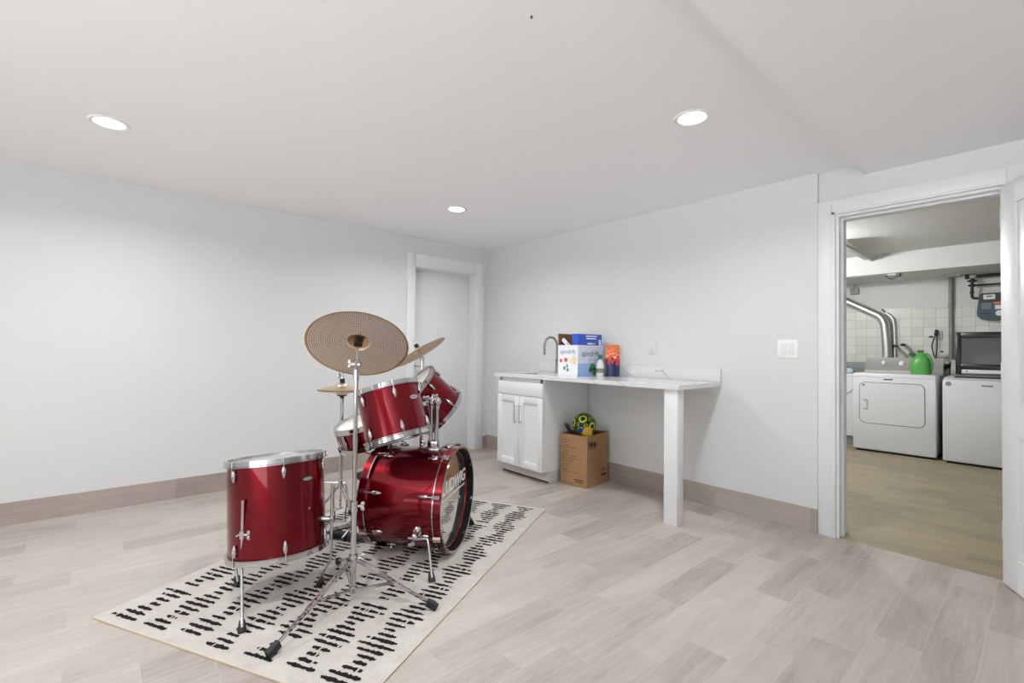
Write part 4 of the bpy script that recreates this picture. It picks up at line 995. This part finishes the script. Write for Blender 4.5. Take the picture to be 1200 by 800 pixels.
# ball
bcn = V((1.672, -0.268, 0.500)); br_ = 0.098
ball, inv = thing('soccer_ball', 'lime and black soccer ball on top of the toy box', 'ball', tuple(bcn))
def ball_mesh():
    bm = bmesh.new(); bmesh.ops.create_icosphere(bm, subdivisions=5, radius=br_)
    phi = (1+5**0.5)/2; ic = [V(p).normalized() for s1 in (1, -1) for s2 in (1, -1) for p in ((0, s1, s2*phi), (s1, s2*phi, 0), (s2*phi, 0, s1))]
    R_ = Matrix.Rotation(0.5, 3, 'X') @ Matrix.Rotation(0.9, 3, 'Z')
    ic = [R_ @ v for v in ic]
    for f in bm.faces:
        f.smooth = True; c = f.calc_center_median().normalized()
        ds = sorted(((c-v).length, i) for i, v in enumerate(ic)); d0, i0 = ds[0]; d1_, i1 = ds[1]
        mi = 0
        if d0 < 0.21: mi = 1
        elif d0 < 0.36: mi = 0
        elif d0 < 0.50: mi = 1
        else: mi = 0 if (d1_-d0) > 0.10 else 1
        if i0 in (2, 7, 10) and d0 < 0.3: mi = 2
        f.material_index = mi
    me = bpy.data.meshes.new('ball_cover'); bm.to_mesh(me); bm.free()
    for m_ in ('lime', 'ballblack', 'ballblue'): me.materials.append(M[m_])
    o = bpy.data.objects.new('ball_cover', me); COL.objects.link(o); o.parent = ball; return o
ball_mesh()
MB().lathe([(0, 0), (0.004, 0), (0.004, 0.0015), (0, 0.0015)], 10, axis_mtx(V((0.2, -0.3, 0.93)).normalized()*(br_-0.0005), (0.2, -0.3, 0.93))).build('valve', M['black'], ball)
# amber toy and black toy handle
am, inv = thing('amber_toy_cup', 'amber yellow rounded toy in front of the soccer ball', 'toy', (1.755, -0.29, 0.42))
mb = MB(); mb.lathe([(0, 0), (0.028, 0.002), (0.040, 0.02), (0.044, 0.05), (0.036, 0.08), (0.018, 0.096), (0, 0.10)], 24, axis_mtx((1.728, -0.300, 0.402), (0.15, -0.1, 1), (1, 0, 0)))
mb.build('toy_body', M['amber'], am, inv)
MB().lathe([(0.040, 0.028), (0.0445, 0.030), (0.0448, 0.040), (0.042, 0.042)], 24, axis_mtx((1.728, -0.300, 0.402), (0.15, -0.1, 1), (1, 0, 0)), closed=True).build('toy_band', M['lime'], am, inv)
bk, inv = thing('black_toy_grip', 'black ribbed toy handle sticking out left of the soccer ball', 'toy', (1.585, -0.35, 0.42))
mb = MB(); p0, p1 = V((1.625, -0.345, 0.36)), V((1.548, -0.356, 0.492)); mb.tube([p0, p0.lerp(p1, 0.6), p1], [0.010, 0.012, 0.016], 12)
for f_ in (0.5, 0.62, 0.74, 0.86): mb.cyl(p0.lerp(p1, f_-0.02), p0.lerp(p1, f_+0.02), 0.0175, n=14)
mb.build('grip', M['black'], bk, inv)
MB().ball(p1, 0.019, (1, 1, 0.8), 14, 8).build('grip_end', M['darkgrey'], bk, inv)
bag, inv = thing('dark_toy_bag', 'dark crumpled item filling the toy box under the ball', 'toy', (1.66, -0.21, 0.3))
mb = MB(); rr = random.Random(9)
bm = mb.bm; r_ = bmesh.ops.create_icosphere(bm, subdivisions=3, radius=1.0)
for v in bm.verts:
    n_ = 1+0.10*math.sin(9*v.co.x+3*v.co.z)*math.cos(7*v.co.y)+rr.uniform(-0.04, 0.04)
    p_ = cm @ V((bw_/2+v.co.x*0.098*n_, bd_/2+v.co.y*0.14*n_, 0.190+v.co.z*0.165*n_)); v.co = p_
for f in bm.faces: f.smooth = True
mb.build('bag_body', M['ballblack'], bag, inv)
MB().tube(smooth_path([cm @ V((0.07, 0.26, 0.36)), cm @ V((0.05, 0.27, 0.415)), cm @ V((0.09, 0.20, 0.43)), cm @ V((0.12, 0.16, 0.39))], 5), 0.006, 8).build('bag_strap', M['darkgrey'], bag, inv)

# ================================================================== LAUNDRY ROOM
dy, inv = thing('clothes_dryer', 'white front-loading dryer with a silver control panel', 'dryer', (3.128, 3.65, 0))
X0, X1, YF, YB = 2.757, 3.500, 3.330, 4.02
mb = MB(); mb.box(X0, X1, YF, YB, 0.022, 0.905, 0.012, seg=3); mb.build('cabinet', M['white'], dy, inv)
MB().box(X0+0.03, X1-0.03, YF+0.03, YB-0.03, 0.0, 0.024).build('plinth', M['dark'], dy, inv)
MB().box(X0-0.001, X1+0.001, YF-0.003, YB, 0.862, 0.866).build('top_seam', M['lightgrey'], dy, inv)
def rrect(x0, x1, z0, z1, r, n=6):
    out = []
    for cx, cz, a0 in ((x1-r, z1-r, 0), (x0+r, z1-r, PI/2), (x0+r, z0+r, PI), (x1-r, z0+r, 1.5*PI)):
        for k in range(n+1): out.append((cx+r*math.cos(a0+PI/2*k/n), cz+r*math.sin(a0+PI/2*k/n)))
    return out
fm = Matrix(((1, 0, 0, 0), (0, 0, -1, YF), (0, 1, 0, 0), (0, 0, 0, 1)))
MB().prism(rrect(2.822, 3.412, 0.326, 0.802, 0.06), -0.004, 0.0012, fm).build('door_gap', M['darkgrey'], dy, inv)
drd = MB().prism(rrect(2.828, 3.406, 0.332, 0.796, 0.055), -0.004, 0.004, fm).build('dryer_door', M['white'], dy, inv)
mb = MB(); mb.box(2.862, 2.905, YF-0.008, YF-0.003, 0.582, 0.600, 0.002).box(2.893, 2.905, YF-0.008, YF-0.003, 0.49, 0.60, 0.002).box(2.862, 2.905, YF-0.008, YF-0.003, 0.482, 0.497, 0.002)
mb.build('door_pull', M['lightgrey'], drd, inv)
MB().lathe([(0, 0), (0.014, 0), (0.014, 0.002), (0, 0.002)], 20, fm @ Matrix.Translation((2.866, 0.768, 0.0035))).build('round_badge', M['midgrey'], drd, inv)
MB().box(3.050, 3.135, YF-0.0015, YF-0.0001, 0.832, 0.846).build('name_plate', M['darkgrey'], dy, inv)
# control console (sloped front)
def yz_prism(pts, x0, x1):
    mt = Matrix(((0, 0, 1, 0), (1, 0, 0, 0), (0, 1, 0, 0), (0, 0, 0, 1)))
    return MB().prism(pts, x0, x1, mt)
yz_prism([(3.86, 0.906), (4.03, 0.906), (4.03, 1.085), (3.955, 1.085), (3.885, 0.945), (3.86, 0.93)], X0+0.005, X1-0.005).build('console', M['panelgrey'], dy, inv)
nrmc = V((0, -0.14, 0.07)).normalized(); nrmc = V((0, -0.894, 0.447))
for x, r_ in ((2.945, 0.020), (3.118, 0.027), (3.375, 0.020)):
    p_ = V((x, 3.922, 1.018)); kn = MB().lathe([(0, 0), (r_*1.25, 0), (r_*1.25, 0.004), (r_, 0.006), (r_*0.9, 0.024), (0, 0.026)], 24, axis_mtx(p_, nrmc, (1, 0, 0))).build('knob', M['plasticwhite'], dy, inv)
    MB().lathe([(r_*1.26, 0.0), (r_*1.36, 0.0), (r_*1.36, 0.004), (r_*1.26, 0.004)], 24, axis_mtx(p_, nrmc, (1, 0, 0)), closed=True).build('knob_ring', M['darkgrey'], kn, inv)
# washer
ws, inv = thing('washing_machine', 'white top-loading washer with its dark glass lid open', 'washing machine', (3.90, 3.6, 0))
X0, X1, YF, YB = 3.556, 4.262, 3.270, 3.98
mb = MB(); mb.box(X0, X1, YF, YB, 0.022, 0.868, 0.016, seg=3); mb.build('cabinet', M['white'], ws, inv)
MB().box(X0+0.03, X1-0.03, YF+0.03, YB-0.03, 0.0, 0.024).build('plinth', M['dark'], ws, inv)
yz_prism([(YF+0.02, 0.862), (YB, 0.862), (YB, 0.905), (YF+0.10, 0.888)], X0+0.004, X1-0.004).build('top_deck', M['white'], ws, inv)
MB().prism(rrect(X0+0.07, X1-0.07, 3.40, 3.76, 0.05), 0.890, 0.8965).build('tub_opening', M['dark'], ws, inv)
fm = Matrix(((1, 0, 0, 0), (0, 0, -1, YF), (0, 1, 0, 0), (0, 0, 0, 1)))
MB().lathe([(0, 0), (0.024, 0), (0.024, 0.002), (0, 0.002)], 20, fm @ Matrix.Translation((3.604, 0.826, 0.0001))).build('round_badge', M['midgrey'], ws, inv)
MB().box(3.850, 3.932, YF-0.0015, YF-0.0001, 0.810, 0.826).build('name_plate', M['midgrey'], ws, inv)
ld = Matrix.Translation((0, 3.80, 0.915)) @ Matrix.Rotation(math.radians(-4), 4, 'X')
mb = MB(); a, b = 3.607, 4.235
mb.box(a, a+0.045, 0, 0.03, 0.0, 0.468, 0.006, rot=ld).box(b-0.045, b, 0, 0.03, 0.0, 0.468, 0.006, rot=ld).box(a+0.04, b-0.04, 0, 0.03, 0.40, 0.468, 0.005, rot=ld).box(a+0.04, b-0.04, 0, 0.03, 0.055, 0.115, 0.005, rot=ld)
lid = mb.build('lid_frame', M['lidframe'], ws, inv)
MB().box(a+0.03, b-0.03, 0.010, 0.018, 0.10, 0.42, rot=ld).build('lid_glass', M['glass'], lid, inv)
MB().box(a+0.05, b-0.05, 0.0, 0.022, 0.012, 0.052, 0.003, rot=ld).build('lid_label_strip', M['packwhite'], lid, inv)
MB().box(a+0.085, a+0.10, -0.002, 0.0, 0.026, 0.038, rot=ld).build('lid_latch', M['dark'], lid, inv)
yz_prism([(3.86, 0.906), (3.985, 0.906), (3.985, 1.07), (3.93, 1.07), (3.87, 0.94)], X0+0.005, X1-0.005).build('console', M['panelgrey'], ws, inv)
# green jug
jx, jy, jz = 3.352, 3.50, 0.906
jg, inv = thing('green_watering_jug', 'bright green plastic jug standing on the dryer', 'jug', (jx, jy, jz))
mb = MB(); prof = [(0.078, 0.0), (0.083, 0.006), (0.084, 0.10), (0.078, 0.15), (0.055, 0.195), (0.030, 0.222), (0.022, 0.232), (0.022, 0.25)]
rows = []
for r, z in prof: rows.append([mb.bm.verts.new((jx+1.04*r*math.copysign(abs(math.cos(2*PI*k/32))**0.8, math.cos(2*PI*k/32)), jy+0.78*r*math.copysign(abs(math.sin(2*PI*k/32))**0.8, math.sin(2*PI*k/32)), jz+z)) for k in range(32)])
fs = [mb.bm.faces.new(rows[0]), mb.bm.faces.new(rows[-1])]
for A, B in zip(rows, rows[1:]):
    for k in range(32): fs.append(mb.bm.faces.new((A[k], A[(k+1) % 32], B[(k+1) % 32], B[k])))
mb._fin(fs); mb.build('jug_body', M['green'], jg, inv)
mb = MB(); mb.tube(smooth_path([(jx+0.02, jy, jz+0.225), (jx+0.055, jy, jz+0.222), (jx+0.082, jy, jz+0.175), (jx+0.094, jy, jz+0.10), (jx+0.086, jy, jz+0.03), (jx+0.06, jy, jz+0.015)], 5), 0.0125, 12); mb.build('handle', M['green'], jg, inv)
mb = MB(); mb.cyl((jx, jy, jz+0.246), (jx, jy, jz+0.268), 0.028, n=20); mb.build('cap', M['greendark'], jg, inv)
mb = MB(); mb.tube([(jx-0.045, jy, jz+0.19), (jx-0.095, jy, jz+0.232)], [0.022, 0.017], 14); mb.build('spout', M['greendark'], jg, inv)
# duct
du, inv = thing('exhaust_duct', 'shiny silver dryer duct bending along the tiled wall', 'duct', (2.938, 4.06, 1.0))
DYY = 4.088
pth = smooth_path([(2.25, DYY, 1.985), (2.53, DYY, 1.818), (2.80, DYY, 1.655), (2.875, DYY, 1.605), (2.915, DYY, 1.535), (2.930, DYY, 1.44), (2.945, DYY, 1.15), (2.948, DYY, 0.85)], 5)
MB().tube(pth, 0.050, 24).build('pipe', M['galv'], du, inv)
mb = MB()
for a, b in (((2.80, DYY, 1.655), (2.815, DYY, 1.646)), ((2.924, DYY, 1.48), (2.925, DYY, 1.465)), ((2.60, DYY, 1.776), (2.615, DYY, 1.767))): mb.cyl(a, b, 0.0525, n=24)
mb.build('joint_band', M['galv'], du, inv)
vp, inv = thing('vertical_steel_pipe', 'thin steel pipe standing right behind the silver duct', 'pipe', (3.022, 4.12, 1.2))
MB().tube(smooth_path([(2.935, 4.125, 1.645), (2.99, 4.125, 1.59), (3.012, 4.125, 1.50), (3.020, 4.125, 1.2), (3.022, 4.125, 0.9)], 5), 0.020, 14).build('pipe', M['steel'], vp, inv)
mb = MB(); mb.cyl((2.915, 4.12, 1.665), (2.89, 4.12, 1.70), 0.010, n=10); mb.build('bracket', M['darkgrey'], vp, inv)
# drain conduit
dp, inv = thing('drain_pipe', 'grey vertical drain pipe between dryer and washer', 'pipe', (3.538, 4.125, 0))
MB().cyl((3.540, 4.125, 0.0), (3.540, 4.125, 2.05), 0.021, n=18).build('pipe', M['midgrey'], dp, inv)
MB().cyl((3.540, 4.125, 1.69), (3.540, 4.125, 1.73), 0.0255, n=18).build('coupling', M['midgrey'], dp, inv)
MB().box(3.49, 3.64, 3.95, 4.14, 2.036, 2.0495, 0.003).build('ceiling_flange', M['lightgrey'], dp, inv)
# gas meter and iron pipes
gp, inv = thing('iron_gas_pipes', 'black iron gas pipes and valves above the meter', 'pipe', (3.72, 4.05, 1.9))
GY = 4.05
MB().tube([(3.690, GY, 2.020), (4.9, GY, 2.020)], 0.018, 14).build('upper_pipe', M['iron'], gp, inv)
MB().tube([(3.726, GY, 1.918), (4.9, GY, 1.918)], 0.010, 12).build('lower_pipe', M['iron'], gp, inv)
MB().tube(smooth_path([(3.726, GY, 2.02), (3.726, GY, 1.9), (3.724, GY, 1.82), (3.728, GY, 1.785), (3.752, GY, 1.77), (3.80, GY-0.03, 1.768)], 4), 0.014, 12).build('drop_pipe', M['iron'], gp, inv)
MB().cyl((3.67, GY, 2.02), (3.70, GY, 2.02), 0.028, n=16).build('end_cap', M['iron'], gp, inv)
mb = MB(); mb.cyl((3.726, GY, 1.955), (3.726, GY, 1.985), 0.026, n=16); mb.box(3.685, 3.768, GY-0.012, GY+0.012, 1.962, 1.978, 0.004); mb.build('gas_valve', M['iron'], gp, inv)
mb = MB(); mb.cyl((3.726, GY, 1.905), (3.726, GY, 1.932), 0.026, n=16); mb.box(3.69, 3.762, GY-0.01, GY+0.01, 1.911, 1.925, 0.004); mb.build('gas_valve', M['iron'], gp, inv)
MB().cyl((3.725, GY, 1.83), (3.725, GY, 1.85), 0.020, n=14).build('pipe_union', M['iron'], gp, inv)
MB().ball((3.735, GY-0.015, 2.022), 0.026, (1.2, 1, 1), 14, 8).build('regulator', M['lightgrey'], gp, inv)
gm, inv = thing('gas_meter', 'grey-blue gas meter with stickers under the black pipes', 'gas meter', (3.93, 4.0, 1.66))
mt = Matrix(((1, 0, 0, 0), (0, 0, -1, 4.10), (0, 1, 0, 0), (0, 0, 0, 1)))
MB().prism([(3.768, 1.60), (3.772, 1.56), (3.80, 1.53), (3.86, 1.517), (4.02, 1.517), (4.08, 1.53), (4.108, 1.56), (4.112, 1.60), (4.10, 1.715), (3.78, 1.715)], 0.0, 0.145, mt).build('meter_body', M['meter'], gm, inv)
MB().prism([(3.782, 1.715), (4.098, 1.715), (4.085, 1.80), (4.07, 1.812), (3.81, 1.812), (3.795, 1.80)], 0.01, 0.155, mt).build('meter_head', M['meterdark'], gm, inv)
MB().box(3.823, 3.915, 3.942, 3.946, 1.742, 1.795, 0.001).build('index_window', M['packwhite'], gm, inv)
mb = MB(); mb.box(3.845, 3.893, 3.9405, 3.942, 1.769, 1.780); mb.build('index_digits', M['dark'], gm, inv)
MB().box(3.905, 3.99, 3.951, 3.955, 1.688, 1.712).build('orange_sticker', M['orange'], gm, inv)
MB().box(3.912, 3.966, 3.951, 3.955, 1.632, 1.676).build('white_sticker', M['plasticwhite'], gm, inv)
MB().lathe([(0, 0), (0.03, 0), (0.03, 0.004), (0, 0.004)], 22, Matrix(((1, 0, 0, 3.945), (0, 0, -1, 3.955), (0, 1, 0, 1.588), (0, 0, 0, 1)))).build('round_sticker', M['packwhite'], gm, inv)
mb = MB()
for z in (1.695, 1.672, 1.648): mb.box(3.81, 3.885, 3.951, 3.955, z-0.008, z+0.006)
mb.build('raised_bars', M['midgrey'], gm, inv)
MB().box(3.79, 3.87, 3.951, 3.955, 1.578, 1.596).build('dark_plate', M['navy'], gm, inv)
# wall junction box, plug with cords, water taps, conduit on the beam
jb, inv = thing('junction_box', 'small grey electrical box on the wall above the duct', 'electrical box', (2.60, 4.13, 1.955))
MB().box(2.553, 2.645, 4.118, 4.157, 1.917, 1.995, 0.003).build('box_body', M['midgrey'], jb, inv)
MB().box(2.597, 2.600, 4.115, 4.118, 1.917, 1.995).build('cover_seam', M['darkgrey'], jb, inv)
mb = MB(); mb.cyl((2.60, 4.137, 1.995), (2.60, 4.137, 2.05), 0.009, n=10); mb.build('conduit', M['lightgrey'], jb, inv)
wo, inv = thing('laundry_outlet', 'grey tiled-wall outlet with a black plug above the dryer', 'outlet', (3.41, 4.14, 1.36))
MB().box(3.392, 3.462, 4.138, 4.1495, 1.30, 1.415, 0.003).build('plate', M['lightgrey'], wo, inv)
pl, inv2 = thing('power_plug', 'black plug with two hanging cords in the laundry outlet', 'plug', (3.41, 4.12, 1.38))
mb = MB(); mb.box(3.394, 3.424, 4.092, 4.138, 1.355, 1.392, 0.006).box(3.398, 3.420, 4.10, 4.138, 1.395, 1.425, 0.005).box(3.345, 3.375, 4.118, 4.148, 1.332, 1.352, 0.004); mb.build('plug_head', M['black'], pl, inv2)
for pts in ([(3.404, 4.10, 1.355), (3.38, 4.10, 1.27), (3.375, 4.10, 1.2), (3.405, 4.105, 1.06), (3.42, 4.11, 0.97)], [(3.416, 4.10, 1.36), (3.42, 4.10, 1.22), (3.412, 4.10, 1.12), (3.41, 4.11, 0.96)]):
    MB().tube(smooth_path(pts, 5), 0.006, 8).build('cord', M['black'], pl, inv2)
for nm, lab, p_, dirx, hose in (('water_tap', 'black-handled tap with a grey hose left of the green jug', (3.040, 4.11, 1.222), 1, [(3.05, 4.06, 1.21), (3.08, 4.07, 1.17), (3.13, 4.06, 1.12), (3.17, 4.07, 1.04)]),
                                ('water_tap', 'black-handled tap directly above the spout of the green jug', (3.118, 4.11, 1.236), 1, [(3.135, 4.07, 1.22), (3.175, 4.06, 1.17), (3.21, 4.06, 1.11), (3.24, 4.07, 1.03)])):
    tp, inv = thing(nm, lab, 'tap', p_)
    mb = MB(); mb.cyl((p_[0], 4.148, p_[2]), (p_[0], 4.07, p_[2]), 0.013, n=12); mb.build('tap_body', M['steel'], tp, inv)
    mb = MB(); mb.ball((p_[0]-0.012, 4.075, p_[2]+0.008), 0.020, (1.3, 0.8, 0.9), 12, 8); mb.cyl((p_[0]-0.02, 4.07, p_[2]), (p_[0]+0.02, 4.07, p_[2]+0.004), 0.011, n=10); mb.build('tap_handle', M['black'], tp, inv)
    MB().tube(smooth_path(hose, 5), 0.014, 12).build('hose', M['midgrey'], tp, inv)
bt_, inv = thing('hose_bundle', 'dark valve and hoses on the wall behind the washer corner', 'hose', (3.50, 4.1, 1.05))
mb = MB(); mb.cyl((3.49, 4.147, 1.10), (3.49, 4.09, 1.10), 0.016, n=12); mb.cyl((3.43, 4.08, 1.105), (3.50, 4.08, 1.105), 0.012, n=10); mb.build('valve_body', M['lightgrey'], bt_, inv)
mb = MB(); mb.tube(smooth_path([(3.47, 4.07, 1.03), (3.50, 4.06, 0.98), (3.53, 4.06, 1.0), (3.57, 4.07, 1.06)], 5), 0.017, 10); mb.ball((3.55, 4.055, 1.0), 0.026, (1, 0.8, 1)); mb.ball((3.46, 4.07, 1.035), 0.018); mb.cyl((3.455, 4.07, 1.165), (3.475, 4.07, 1.165), 0.010, n=10); mb.build('rubber_hose', M['black'], bt_, inv)
cd_, inv = thing('beam_conduit', 'thin grey conduit with loose wires under the white beam', 'conduit', (2.9, 3.39, 2.045))
MB().tube([(2.3, 3.400, 2.041), (3.10, 3.400, 2.041)], 0.009, 10).build('conduit_pipe', M['midgrey'], cd_, inv)
mb = MB(); mb.box(3.085, 3.16, 3.375, 3.425, 2.022, 2.049, 0.004); mb.build('end_fitting', M['lightgrey'], cd_, inv)
mb = MB(); mb.tube(smooth_path([(3.06, 3.40, 2.035), (3.085, 3.40, 2.0), (3.12, 3.40, 1.985), (3.165, 3.40, 2.01), (3.195, 3.40, 2.03)], 5), 0.004, 8); mb.tube(smooth_path([(3.19, 3.40, 2.045), (3.20, 3.395, 2.02), (3.185, 3.39, 2.005)], 4), 0.006, 8); mb.build('loose_wire', M['iron'], cd_, inv)
for k, dx in enumerate((0.0, 0.06)):
    cp = MB().tube([(2.882+dx, 2.2, 2.245-0.02*k), (2.882+dx, 3.36, 2.245-0.02*k)], 0.020, 12).build('ceiling_pipe', M['lwall'])
    tag(cp, ('left', 'right')[k]+' one of two pale painted pipes under the laundry ceiling', 'pipe')
# laundry tub
tb, inv = thing('laundry_tub', 'white utility tub with a dark back panel left of the dryer', 'laundry tub', (2.45, 3.8, 0))
mb = MB(); mb.box(2.12, 2.735, 3.56, 4.12, 0.845, 0.880, 0.008); mb.build('tub_rim', M['white'], tb, inv)
yz_prism([(3.585, 0.12), (4.10, 0.12), (4.10, 0.846), (3.565, 0.846)], 2.14, 2.71).build('tub_body', M['white'], tb, inv)
MB().box(2.16, 2.69, 3.62, 4.08, 0.0, 0.125).build('tub_base', M['midgrey'], tb, inv)
MB().box(2.12, 2.735, 4.08, 4.12, 0.880, 1.02, 0.004).build('back_panel', M['midgrey'], tb, inv)
MB().tube(smooth_path([(2.56, 3.575, 0.80), (2.55, 3.565, 0.70), (2.60, 3.56, 0.64), (2.67, 3.56, 0.655), (2.725, 3.565, 0.72)], 5), 0.007, 8).build('drain_hose', M['lightgrey'], tb, inv)
cl, inv = thing('folded_cloth', 'crumpled blue and pale cloth on the laundry tub', 'cloth', (2.62, 3.68, 0.88))
def blob(c, s_, seed):
    mb = MB(); rr = random.Random(seed); bmesh.ops.create_icosphere(mb.bm, subdivisions=3, radius=1.0)
    for v in mb.bm.verts:
        n_ = 1+0.16*math.sin(6*v.co.x+seed)*math.cos(5*v.co.y+2*v.co.z); v.co = V((c[0]+v.co.x*s_[0]*n_, c[1]+v.co.y*s_[1]*n_, max(0.8805, c[2]+v.co.z*s_[2]*n_)))
    for f in mb.bm.faces: f.smooth = True
    return mb
blob((2.60, 3.70, 0.905), (0.085, 0.08, 0.055), 2).build('blue_cloth', M['cloth'], cl, inv)
blob((2.645, 3.66, 0.915), (0.045, 0.04, 0.035), 5).build('pale_cloth', M['clothwhite'], cl, inv)
